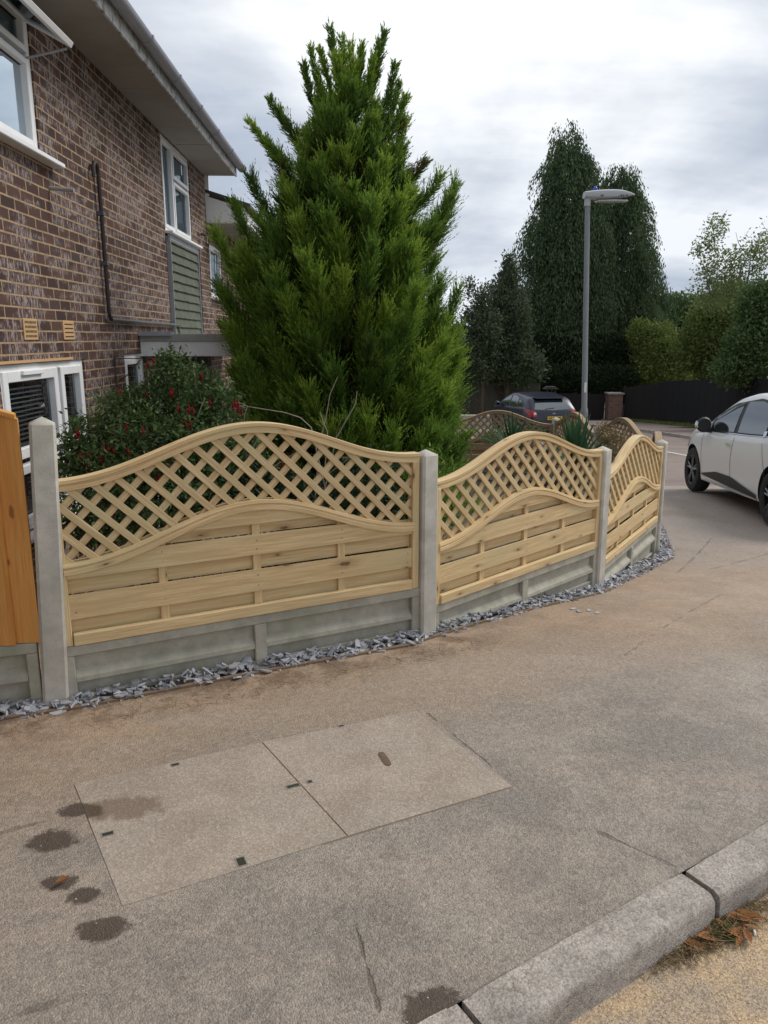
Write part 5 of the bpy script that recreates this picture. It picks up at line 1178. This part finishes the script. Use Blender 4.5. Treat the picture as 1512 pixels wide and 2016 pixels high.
# ------------------------------------------------------------------ cars
def interp(tbl, x):
    xs = [p[0] for p in tbl]; return float(np.interp(x, xs, [p[1] for p in tbl]))
def smooth_tbl(tbl, n=200):
    xs = np.linspace(tbl[0][0], tbl[-1][0], n); ys = np.interp(xs, [p[0] for p in tbl], [p[1] for p in tbl]); return xs, ys
def car(name, label, loc, head, paintm, S):
    """S: L, hw, belt table, top table, plan table, bottom table, wheels (x), r, details. x forward, y left"""
    root = thing(name, label, 'car', loc, head); L = S['L']
    xs = np.concatenate([np.linspace(-L/2, -L/2+.35, 14), np.linspace(-L/2+.40, L/2-.40, 64), np.linspace(L/2-.35, L/2, 14)])
    k = np.array([1, 2, 3, 2, 1.]); k /= k.sum()
    def tab(t):
        fx = np.linspace(-L/2, L/2, 240); fy = np.interp(fx, [p[0] for p in t], [p[1] for p in t]); w_ = S.get('sm', 9); pad = np.pad(fy, w_, mode='edge'); ker = np.hanning(2*w_+1); ker /= ker.sum(); fy2 = np.convolve(pad, ker, 'valid'); return lambda x: float(np.interp(x, fx, fy2))
    top = tab(S['top']); plan = tab(S['plan']); bot = tab(S['bot']); belt = tab(S['belt']); V = []; M = 0
    for x in xs:
        zt, hw, zl, bz = top(x), plan(x), bot(x), belt(x); bz = min(bz, zt-.06); 
        gl_ = max(0, zt-.06-bz); yr = hw-.02-S.get('tumble', .42)*gl_
        kn = min(.06, gl_*.5+.02)
        P = [(0, zl), (hw*.6, zl), (hw*.90, zl+.01), (hw*.965, zl+.06), (hw*.985, zl+(bz-zl)*.35), (hw, zl+(bz-zl)*.62), (hw*.993, zl+(bz-zl)*.80), (hw*.975, bz-.03), (hw*.955, bz),
             (hw*.955+(yr-hw*.955)*.5+.012, bz+(zt-.06-bz)*.5), (yr, zt-.065), (yr-.05, zt-.028), (yr*.8, zt-.010), (yr*.4, zt-.001), (0, zt)]
        # catmull refine
        pts = []
        for i in range(len(P)-1):
            p0_, p1_, p2_, p3_ = P[max(i-1, 0)], P[i], P[i+1], P[min(i+2, len(P)-1)]
            for t in (0, .5): pts.append(tuple(.5*((2*p1_[a])+(-p0_[a]+p2_[a])*t+(2*p0_[a]-5*p1_[a]+4*p2_[a]-p3_[a])*t*t+(-p0_[a]+3*p1_[a]-3*p2_[a]+p3_[a])*t**3) for a in (0, 1)))
        pts.append(P[-1]); full = pts+[(-y, z) for (y, z) in reversed(pts[1:-1])]; M = len(full); V += [(x, y, z) for (y, z) in full]
    m = MB(); m.v = V; ns = len(xs)
    for i in range(ns-1):
        for j in range(M): j2 = (j+1) % M; m.f.append((i*M+j, (i+1)*M+j, (i+1)*M+j2, i*M+j2))
    m.f.append(tuple(range(M))); m.f.append(tuple((ns-1)*M+j for j in reversed(range(M))))
    m.uv = [(0, 0)]*sum(len(f) for f in m.f); m.r = [0]*len(m.f); m.mi = [0]*len(m.f)
    bvh = BVHTree.FromPolygons([Vector(v) for v in V], m.f)
    body = m.build('body', [paintm, 'black_plastic'], root, smooth='all')
    body.data.polygons.foreach_set('material_index', [0]*len(body.data.polygons))
    # cut the wheel arches for real
    R = S['r']; cut = MB()
    for wx in S['wheels']:
        for sgn in (1, -1):
            ring = [(wx+(R+.05)*math.cos(a), (R+.05)*math.sin(a)+R) for a in [2*math.pi*i/36 for i in range(36)]]
            Mx = Matrix.Rotation(math.pi/2, 4, 'X'); cut.prism([(p[0], p[1]) for p in ring], -sgn*1.2, -sgn*(S['hw']-.26), Mx)
    co = cut.build('cutter', 'black_plastic'); bo = body.modifiers.new('b', 'BOOLEAN'); bo.object = co; bo.operation = 'DIFFERENCE'; bo.solver = 'EXACT'; co.parent = root
    bpy.context.view_layer.update(); dg = bpy.context.evaluated_depsgraph_get(); me = bpy.data.meshes.new_from_object(body.evaluated_get(dg)); body.modifiers.clear()
    if len(me.polygons) > 500: body.data = me
    bpy.data.objects.remove(co); me.set_sharp_from_angle(angle=math.radians(35))
    for s_ in me.polygons:
        c = s_.center
        if any(math.hypot(c.x-wx, c.z-R) < R+.04 and abs(c.y) < S['hw']-.02 and c.z > bot(c.x)+.005 for wx in S['wheels']): s_.material_index = 1
    def proj(o_, d_, off):
        h_, n_, i_, dd = bvh.ray_cast(Vector(o_), Vector(d_))
        return (h_-Vector(d_)*off) if h_ is not None else None
    def patch(name, mat, lo, hi, view, off=.006, N=14, Mv=6, par=None, both=True, th=0):
        """lo/hi: polylines [(a,b)] from start to end. view 'side': a=x,b=z, project -y. 'rear': a=y,b=z project +x; 'top': a=y, b=x project down"""
        res = []
        sides = (1, -1) if (view == 'side' and both) else (1,)
        for sg in sides:
            m = MB(); grid = []
            la = np.linspace(0, 1, len(lo)); ha = np.linspace(0, 1, len(hi))
            for i in range(N+1):
                t = i/N; a0 = np.interp(t, la, [p[0] for p in lo]); b0 = np.interp(t, la, [p[1] for p in lo]); a1 = np.interp(t, ha, [p[0] for p in hi]); b1 = np.interp(t, ha, [p[1] for p in hi]); col = []
                for j in range(Mv+1):
                    s_ = j/Mv; a, b = a0+(a1-a0)*s_, b0+(b1-b0)*s_
                    if view == 'side': q = proj((a, 2*sg, b), (0, -sg, 0), off)
                    elif view == 'rear': q = proj((-5, a, b), (1, 0, 0), off)
                    elif view == 'front': q = proj((5, a, b), (-1, 0, 0), off)
                    else: q = proj((b, a, 4), (0, 0, -1), off)
                    col.append(q)
                grid.append(col)
            for i in range(N):
                for j in range(Mv):
                    qd = [grid[i][j], grid[i+1][j], grid[i+1][j+1], grid[i][j+1]]
                    if all(v is not None for v in qd): m.face(qd)
            if m.f: res.append(m.build(name, mat, par or root, smooth='all'))
        return res
    # wheels
    def wheel(x, sg):
        wob = thing('tmp', 'x', 'x'); bpy.data.objects.remove(wob)
        y = sg*(S['hw']-.115); m = MB(); W2 = .105; prof = [(R*.66, W2*.9), (R*.80, W2), (R*.93, W2*.92), (R, W2*.65), (R, -W2*.65), (R*.93, -W2*.92), (R*.66, -W2*.9)]
        n = 36; b = 0; Kp = len(prof)
        for i in range(n):
            a = 2*math.pi*i/n
            for (r_, o_) in prof: m.v.append((x+r_*math.cos(a), y+sg*o_, R+r_*math.sin(a)))
        for i in range(n):
            i2 = (i+1) % n
            for j in range(Kp): j2 = (j+1) % Kp; m.f.append((i*Kp+j, i*Kp+j2, i2*Kp+j2, i2*Kp+j))
        m.uv = [(0, 0)]*sum(len(f) for f in m.f); m.r = [0]*len(m.f); m.mi = [0]*len(m.f)
        w_ = m.build('wheel', 'rubber', root, smooth=True); m = MB()
        ring_o = R*.68; Mx = lambda q: (x+q[0], y+sg*q[2], R+q[1])
        for i in range(n):
            a, a2 = 2*math.pi*i/n, 2*math.pi*(i+1)/n; c = lambda r_, an, d: Mx((r_*math.cos(an), r_*math.sin(an), d))
            m.face([c(ring_o, a, .095), c(ring_o, a2, .095), c(ring_o*.9, a2, .085), c(ring_o*.9, a, .085)]); m.face([c(ring_o*.9, a, .085), c(ring_o*.9, a2, .085), c(ring_o*.88, a2, .0), c(ring_o*.88, a, .0)])
        rim = m.build('rim', S['rim'], w_, smooth=True); m = MB()
        for i in range(n): a, a2 = 2*math.pi*i/n, 2*math.pi*(i+1)/n; m.face([Mx((0, 0, .01)), Mx((ring_o*.9*math.cos(a), ring_o*.9*math.sin(a), .01)), Mx((ring_o*.9*math.cos(a2), ring_o*.9*math.sin(a2), .01))])
        m.build('brake_disc', 'black_plastic', w_); m = MB()
        for k_ in range(5):
            a = 2*math.pi*k_/5+.3
            for da in (-.16, .16):
                pa = Vector(Mx((.03*math.cos(a), .03*math.sin(a), .075))); pb = Vector(Mx((ring_o*.9*math.cos(a+da), ring_o*.9*math.sin(a+da), .08))); m.tube([pa, pb], [.02, .013], 6)
        m.tube([Mx((0, 0, .05)), Mx((0, 0, .09))], .05, 14); m.build('spokes', S['spoke'], w_, smooth=True)
    for wx in S['wheels']:
        for sg in (1, -1): wheel(wx, sg)
    MB().box((-L/2+.45, -S['hw']+.22, .16), (L/2-.45, S['hw']-.22, .3)).build('underbody', 'black_plastic', root)
    return root, patch, proj
# white supermini on the right
hd = math.atan2(2.58, .15)     # heading of nose
fw = G(1377, 966)
ca = Vector((math.cos(hd), math.sin(hd), 0)); left = Vector((-ca.y, ca.x, 0)); Rw = .315
side = Vector((fw.x, fw.y, 0)); cc = side-ca*1.24*1.06-left*.75; zc = pave_z(0, cc.y); slope = (pave_z(0, cc.y+1.24)-pave_z(0, cc.y-1.35))/2.6
S1 = dict(L=4.06, hw=.865, r=Rw, wheels=(1.24, -1.35), rim='rim_dark', spoke='rim_silver', tumble=.40,
    top=[(-2.03, .72), (-1.99, .95), (-1.90, 1.02), (-1.78, 1.20), (-1.55, 1.36), (-1.2, 1.41), (-.6, 1.45), (-.2, 1.445), (.15, 1.38), (.5, 1.22), (.85, 1.04), (1.15, .95), (1.5, .90), (1.75, .82), (1.92, .70), (2.03, .55)],
    plan=[(-2.03, .58), (-1.9, .76), (-1.5, .85), (-.9, .862), (.9, .862), (1.4, .85), (1.75, .76), (1.95, .58), (2.03, .40)],
    bot=[(-2.03, .38), (-1.85, .26), (-1.5, .20), (1.6, .19), (1.9, .22), (2.03, .35)],
    belt=[(-2.03, .92), (-1.5, 1.0), (-.8, .95), (.6, .90), (1.2, .84), (2.03, .6)])
r1, patch, proj = car('parked_car', 'white hatchback parked on the right, nose pointing away from the camera', (cc.x, cc.y, zc), hd, 'paint_white', S1)
r1.rotation_euler = (0, -math.atan(slope), hd); r1.scale = (1.06, 1.06, 1.06)
wb = [(1.02, .905), (.5, .925), (-.1, .945), (-.7, .965), (-1.25, 1.0)]; wt = [(.95, .93), (.55, 1.12), (.15, 1.26), (-.5, 1.345), (-1.1, 1.30)]
patch('window_surround', 'black_plastic', [(1.08, .895), (.5, .905), (-.2, .925), (-.8, .95), (-1.42, .99)], [(1.02, .925), (.58, 1.14), (.15, 1.295), (-.5, 1.375), (-1.25, 1.33)], 'side', .004, 24)
patch('front_door_glass', 'car_glass', [(.62, .93), (.2, .94), (-.12, .948)], [(.55, 1.09), (.2, 1.24), (-.10, 1.32)], 'side', .009, 12)
patch('quarter_glass', 'car_glass', [(.92, .915), (.68, .925)], [(.88, .95), (.64, 1.05)], 'side', .009, 6)
patch('rear_door_glass', 'car_glass', [(-.24, .955), (-.6, .965), (-1.0, .985)], [(-.20, 1.33), (-.6, 1.345), (-1.0, 1.29)], 'side', .009, 12)
patch('windscreen', 'car_glass', [(-.55, 1.0), (0, 1.05), (.55, 1.0)], [(-.45, .28), (0, .24), (.45, .28)], 'top', .006, 12, 10)
patch('chrome_strip', 'chrome', [(1.0, .895), (.2, .917), (-.6, .94), (-1.3, .975)], [(1.0, .903), (.2, .926), (-.6, .949), (-1.3, .984)], 'side', .010, 20, 1)
for (xa, xb) in ((.86, .885), (-.16, -.20), (-1.12, -1.0)):
    patch('door_seam', 'seam', [(xa, .30), (xa, .6), (xb, .89)], [(xa-.008, .30), (xa-.008, .6), (xb-.008, .89)], 'side', .003, 8, 1)
patch('side_trim', 'black_plastic', [(.82, .30), (0, .265), (-.95, .235)], [(.82, .32), (.3, .40), (-.2, .40), (-.95, .29)], 'side', .010, 20)
patch('trim_strip', 'chrome', [(.80, .285), (-.9, .235)], [(.80, .295), (-.9, .247)], 'side', .014, 16, 1)
patch('sill', 'paint_white', [(.8, .2), (-.95, .2)], [(.8, .24), (-.95, .24)], 'side', .012, 10, 2)
patch('door_handle', 'chrome', [(-.02, .775), (-.16, .775)], [(-.02, .805), (-.16, .805)], 'side', .022, 6, 2); patch('door_handle', 'chrome', [(-.98, .95), (-1.05, .97)], [(-.98, 1.02), (-1.05, 1.03)], 'side', .014, 3, 2)
patch('headlamp', 'lamp_clear', [(1.62, .62), (1.92, .56)], [(1.48, .74), (1.84, .72)], 'side', .006, 6); patch('tail_lamp', 'lamp_red', [(-1.99, .72), (-1.75, .80)], [(-1.96, .98), (-1.66, .94)], 'side', .006, 6)
patch('rear_window', 'car_glass', [(.56, 1.03), (0, 1.0), (-.56, 1.03)], [(.46, 1.29), (0, 1.31), (-.46, 1.29)], 'rear', .008, 14, 6)
patch('number_plate', 'plate_yellow', [(.26, .62), (-.26, .62)], [(.26, .72), (-.26, .72)], 'rear', .012, 4, 1); patch('rear_bumper_insert', 'black_plastic', [(.6, .36), (-.6, .36)], [(.66, .46), (-.66, .46)], 'rear', .008, 12, 3)
for sg in (1, -1):
    m = MB(); c = Vector((.66, sg*.93, .99))
    for i, (dx, r_) in enumerate(((-.055, .05), (-.05, .075), (.0, .085), (.05, .07), (.085, .03))):
        for k_ in range(12): a = 2*math.pi*k_/12; m.v.append((c.x+dx, c.y+1.35*r_*math.cos(a), c.z+.95*r_*math.sin(a)))
    for i in range(4):
        for k_ in range(12): k2_ = (k_+1) % 12; m.f.append((i*12+k_, i*12+k2_, (i+1)*12+k2_, (i+1)*12+k_))
    m.f.append(tuple(range(12))); m.f.append(tuple(48+q for q in range(12))); m.uv = [(0, 0)]*sum(len(f) for f in m.f); m.r = [0]*len(m.f); m.mi = [0]*len(m.f)
    mi_ = m.build('wing_mirror', 'paint_white', r1, smooth=True)
    m = MB(); m.tube([(c.x-.058, c.y, c.z), (c.x-.03, c.y, c.z)], [.085, .105], 14); m.build('mirror_bezel', 'black_plastic', mi_, smooth=True)
    MB().box((.62, sg*.80 if sg > 0 else -.88, .885), (.69, sg*.88 if sg > 0 else -.80, .95)).build('mirror_arm', 'black_plastic', mi_)
# dark hatchback seen from behind
al = math.radians(11.3); hd2 = math.pi/2+al; ca = Vector((math.cos(hd2), math.sin(hd2), 0)); left = Vector((-ca.y, ca.x, 0))
rearc = at(1092, 820, 25.6); cc = Vector((rearc.x, 25.6, 0))+ca*2.18; zc = zb(cc.y)+.0
S2 = dict(L=4.36, hw=.91, r=.325, wheels=(1.29, -1.36), rim='rim_dark', spoke='rim_silver', tumble=.46,
    top=[(-2.18, .62), (-2.13, .88), (-2.02, 1.02), (-1.86, 1.17), (-1.62, 1.34), (-1.45, 1.40), (-.9, 1.46), (-.3, 1.485), (.1, 1.45), (.5, 1.29), (.9, 1.09), (1.2, .98), (1.6, .92), (1.9, .82), (2.08, .68), (2.18, .5)],
    plan=[(-2.18, .70), (-2.05, .83), (-1.6, .90), (-.9, .905), (.9, .905), (1.5, .89), (1.85, .80), (2.08, .60), (2.18, .42)],
    bot=[(-2.18, .36), (-2.0, .26), (-1.6, .2), (1.7, .19), (2.0, .22), (2.18, .36)],
    belt=[(-2.18, .98), (-1.6, 1.04), (-.8, 1.0), (.6, .95), (1.3, .87), (2.18, .6)], sm=6)
r2, patch, proj = car('parked_car', 'dark blue hatchback seen from behind beyond the far garden corner', (cc.x, cc.y, zc), hd2, 'paint_navy', S2)
patch('rear_window', 'car_glass', [(.66, 1.02), (0, .985), (-.66, 1.02)], [(.52, 1.29), (0, 1.31), (-.52, 1.29)], 'rear', .008, 16, 8)
patch('window_surround', 'black_plastic', [(1.1, .965), (.4, .975), (-.6, 1.0), (-1.45, 1.06)], [(.98, 1.02), (.4, 1.30), (-.5, 1.41), (-1.35, 1.20)], 'side', .004, 22)
patch('front_door_glass', 'car_glass', [(.72, .985), (.3, .99), (-.10, 1.0)], [(.60, 1.14), (.25, 1.31), (-.08, 1.37)], 'side', .009, 12)
patch('rear_door_glass', 'car_glass', [(-.20, 1.01), (-.9, 1.03)], [(-.18, 1.385), (-.5, 1.385), (-.85, 1.32)], 'side', .009, 12)
patch('quarter_glass', 'car_glass', [(-.98, 1.04), (-1.33, 1.07)], [(-.95, 1.30), (-1.25, 1.19)], 'side', .009, 6)
patch('chrome_strip', 'chrome', [(1.05, .955), (.2, .97), (-.7, .995), (-1.42, 1.06)], [(1.05, .967), (.2, .982), (-.7, 1.008), (-1.42, 1.075)], 'side', .010, 20, 1)
for a, b in (((-2.02, .80), (-1.62, .93)),): pass
for sg in (1, -1):
    patch('tail_lamp', 'lamp_red', [(sg*.60, .80), (sg*.86, .76)], [(sg*.64, .97), (sg*.84, 1.0)], 'rear', .012, 8, 6)
    patch('lamp_lens', 'lamp_clear', [(sg*.62, .86), (sg*.72, .84)], [(sg*.63, .92), (sg*.71, .93)], 'rear', .018, 5, 3)
    patch('reflector', 'lamp_red', [(sg*.62, .40), (sg*.80, .42)], [(sg*.62, .45), (sg*.80, .47)], 'rear', .01, 6, 2)
patch('tail_lamp_side', 'lamp_red', [(-2.10, .80), (-1.72, .93)], [(-2.04, 1.0), (-1.66, 1.0)], 'side', .010, 8)
patch('boot_seam', 'seam', [(.62, .66), (-.62, .66)], [(.62, .668), (-.62, .668)], 'rear', .004, 12, 1)
patch('bumper_insert', 'black_plastic', [(.6, .36), (-.6, .36)], [(.66, .45), (-.66, .45)], 'rear', .008, 12, 3); patch('bumper_line', 'chrome', [(.62, .50), (-.62, .50)], [(.62, .512), (-.62, .512)], 'rear', .008, 12, 1)
patch('plate_recess', 'black_plastic', [(.32, .66), (-.32, .66)], [(.32, .81), (-.32, .81)], 'rear', .006, 8, 3)
xr_ = min(proj((-5, 0, z), (1, 0, 0), 0).x for z in (.68, .73, .79))
m = MB(); m.box((xr_-.028, -.26, .68), (xr_-.016, .26, .79)); pl = m.build('number_plate', 'plate_yellow', r2, bevel=.003)
cu = bpy.data.curves.new('plate_text', 'FONT'); cu.body = 'HA12 PHK'; cu.size = .105; cu.align_x = 'CENTER'; cu.align_y = 'CENTER'; cu.offset = .002
to = bpy.data.objects.new('tmp', cu); COL.objects.link(to); bpy.context.view_layer.update(); me = bpy.data.meshes.new_from_object(to.evaluated_get(bpy.context.evaluated_depsgraph_get())); bpy.data.objects.remove(to)
me.materials.clear(); me.materials.append(MATS['plate_ink']); tx = bpy.data.objects.new('plate_text', me); COL.objects.link(tx); tx.parent = pl; tx.location = (xr_-.0295, 0, .735); tx.rotation_euler = (math.pi/2, 0, -math.pi/2); tx.scale = (.88, 1, 1)
xb_ = proj((-5, 0, .88), (1, 0, 0), 0).x; m = MB(); m.prism([(.055*math.cos(a), .024*math.sin(a)) for a in [i*math.pi/10 for i in range(20)]], 0, .012, Matrix.Translation((xb_-.004, 0, .885)) @ Matrix.Rotation(-math.pi/2, 4, 'Y') @ Matrix.Rotation(math.pi/2, 4, 'Z')); m.build('oval_badge', 'chrome', r2)
m = MB(); m.v = [(-1.50, -.54, 1.405), (-1.50, .54, 1.405), (-1.76, .50, 1.375), (-1.76, -.50, 1.375), (-1.50, -.54, 1.375), (-1.50, .54, 1.375), (-1.76, .50, 1.352), (-1.76, -.50, 1.352)]
for q in ((0, 1, 2, 3), (7, 6, 5, 4), (3, 2, 6, 7), (0, 3, 7, 4), (1, 0, 4, 5), (2, 1, 5, 6)): m.f.append(q); m.r.append(0); m.mi.append(0); m.uv += [(0, 0)]*4
m.build('roof_spoiler', 'paint_navy', r2, bevel=.008)
a_ = proj((-5, .28, 1.03), (1, 0, 0), .02); b_ = proj((-5, -.05, 1.06), (1, 0, 0), .02); 
if a_ and b_: MB().tube([a_, b_], .010, 6).build('rear_wiper', 'black_plastic', r2)
patch('door_handle', 'paint_navy', [(-.02, .86), (-.2, .865)], [(-.02, .89), (-.2, .895)], 'side', .02, 5, 2); patch('door_handle', 'paint_navy', [(-.98, .89), (-1.14, .895)], [(-.98, .92), (-1.14, .925)], 'side', .02, 5, 2)
patch('fuel_flap', 'seam', [(-1.5, .80), (-1.64, .80)], [(-1.5, .805), (-1.64, .805)], 'side', .003, 3, 1)
for xa, xb in ((.95, .96), (-.13, -.15), (-1.15, -1.0)): patch('door_seam', 'seam', [(xa, .3), (xb, .94)], [(xa-.008, .3), (xb-.008, .94)], 'side', .003, 8, 1)
for sg in (1, -1):
    m = MB(); m.tube([(.74, sg*.90, 1.0), (.74, sg*1.0, 1.03), (.73, sg*1.06, 1.03)], [.05, .085, .06], 10); m.build('wing_mirror', 'paint_navy', r2, smooth=True)

# ------------------------------------------------------------------ litter by the kerb
def deadleaf(px, py, s, label, off=-.104, rz=None, curl=.5, grp='dead leaves by the kerb'):
    g = G(px, py, off); m = MB(); N = 8; rows = []
    for i in range(N+1):
        t = i/N; x = (t-.5)*s; w_ = s*.17*math.sin(math.pi*min(.97, t*.93+.04))**.8; z = curl*s*.6*(t-.5)**2; rows.append([(x, -w_, z+w_*curl*.9), (x, 0, z+.001), (x, w_, z+w_*curl*1.1+random.uniform(0, .002))])
    for a, b in zip(rows, rows[1:]):
        for k in (0, 1): m.face([a[k], b[k], b[k+1], a[k+1]], r=.5)
    m.tube([(-.5*s, 0, .15*curl*s), (-.72*s, .02*s, .12*s)], [.0014, .0009], 4)
    m.r = [random.random()]*len(m.f); o = m.build('dead_leaf', 'dead_leaf', smooth=True); o.location = (g.x, g.y, g.z+.010+.006*random.random()); o.rotation_euler = (random.uniform(-.3, .3), random.uniform(-.25, .25), rz if rz is not None else random.uniform(0, 6.28))
    return tag(o, label, 'leaf', grp)
deadleaf(124, 1742, .045, 'curled pale brown leaf lying on a damp spot, left side of the pavement', 0, .9, 1.3, None)
for px, py, s, rz in ((1408, 1790, .09, 1.0), (1445, 1815, .10, -.5), (1468, 1812, .10, -.55), (1385, 1842, .085, .1), (1400, 1853, .10, .25), (1365, 1868, .075, -.2), (1330, 1848, .085, 1.3), (1318, 1855, .075, 1.6), (1282, 1890, .075, .3), (1470, 1850, .07, 1.4), (1495, 1753, .06, -.9), (1430, 1838, .08, 2.0), (1452, 1842, .075, .6), (1405, 1825, .05, .4), (1420, 1808, .05, 2.4), (1455, 1860, .05, .9), (1350, 1872, .05, 1.8), (1300, 1880, .045, -.4), (1395, 1868, .05, 2.7), (1480, 1832, .045, 0), (1340, 1862, .05, .7)):
    deadleaf(px, py, s, 'curled orange brown dead leaf among the litter against the kerb', rz=rz)
rg = np.random.default_rng(77); n = 2600; P = []; D = []
while len(P) < n:
    q = (rg.normal(1405, 62), 0); py = 1838-(q[0]-1405)*.50+rg.normal(0, 17)
    if py < 1757-(q[0]-1400)*.58 : continue
    g = G(q[0], py, -.104); P.append((g.x, g.y, g.z+.004+rg.random()*.016)); D.append((rg.normal(), rg.normal(), rg.normal()*.22))
P = np.array(P); L = rg.uniform(.012, .06, n)
tag(blades(P, np.array(D), L, np.full(n, .0028), rg, 'leaf_litter', 'straw', None, rg.random(n)), 'dry stalks and crumbled leaf litter gathered against the kerb', 'leaf litter', kind='stuff')
for (px, py, lab) in ((1413, 1765, 'small green weed sprouting at the kerb joint, the upper one'), (1375, 1790, 'green weed sprig on the kerb face left of the joint'), (1358, 1838, 'low green weed tuft at the foot of the kerb'), (1425, 1845, 'green weed sprig in the middle of the dead leaves')):
    g = G(px, py, -.10); n = 46; a = rg.uniform(0, 6.28, n); P = np.array([g.x, g.y, g.z+.004])+rg.normal(0, .012, (n, 3))*np.array([1, 1, .3]); D = np.stack([np.cos(a), np.sin(a), rg.uniform(.2, 1.2, n)], 1)
    tag(blades(P, D, rg.uniform(.02, .042, n), np.full(n, .010), rg, 'weed', 'weed', None, rg.random(n)), lab, 'weed', 'weeds at the kerb')
g = G(1487, 1845, -.104); m = MB(); m.tube([(0, 0, 0), (.006, .024, .001)], .004, 10); o = m.build('cigarette_end', 'butt', smooth=True); o.location = (g.x, g.y, g.z+.006); tag(o, 'white cigarette end beside the leaf litter', 'cigarette end')
m = MB(); rg = np.random.default_rng(90)
n = 0
for _ in range(420):
    px = rg.uniform(1080, 1600); py = rg.uniform(1760, 2050)
    if py < 1745+(1512-px)*.62+15: continue
    g = G(px, py, -.104); s = rg.uniform(.001, .0032); m.prism([(s*math.cos(a), s*math.sin(a)*.8) for a in (0, 1.2, 2.4, 3.6, 5)], 0, s*.9, Matrix.Translation((g.x, g.y, g.z)))
tag(m.build('grit', 'white_stone'), 'loose pale grit scattered on the sandy gutter', 'grit', kind='stuff')
m = MB()
for _ in range(260):
    px = rg.uniform(0, 1512); py = rg.uniform(1300, 2016); 
    if py < 1420-px*.2 or py > 2000-(px-900)*.62: continue
    g = G(px, py, 0); s = rg.uniform(.0012, .0036); m.prism([(s*math.cos(a), s*math.sin(a)*.8) for a in (0, 1.2, 2.4, 3.6, 5)], 0, s*.8, Matrix.Translation((g.x, g.y, g.z)))
tag(m.build('small_stones', 'white_stone'), 'tiny pale stones scattered over the pavement', 'stones', kind='stuff')
# dry roots and stalks lying by the slate strip
n = 420; P = []; D = []
for _ in range(n):
    t = rg.random(); a = np.array([-1.3+1.9*t, 3.2+1.0*t]); b = rg.normal(0, .05, 2)+np.array([.04, -.10]); x, y = a+b; P.append((x, y, zb(y)+.008)); D.append((rg.normal(), rg.normal(), abs(rg.normal())*.25))
tag(blades(np.array(P), np.array(D), rg.uniform(.03, .11, n), np.full(n, .0025), rg, 'dry_roots', 'straw', None, rg.random(n)), 'dry brown roots and stalks lying beside the slate chippings', 'dry roots', kind='stuff')
for ms in bpy.data.meshes:
    if not ms.materials: print('NO MAT', ms.name)
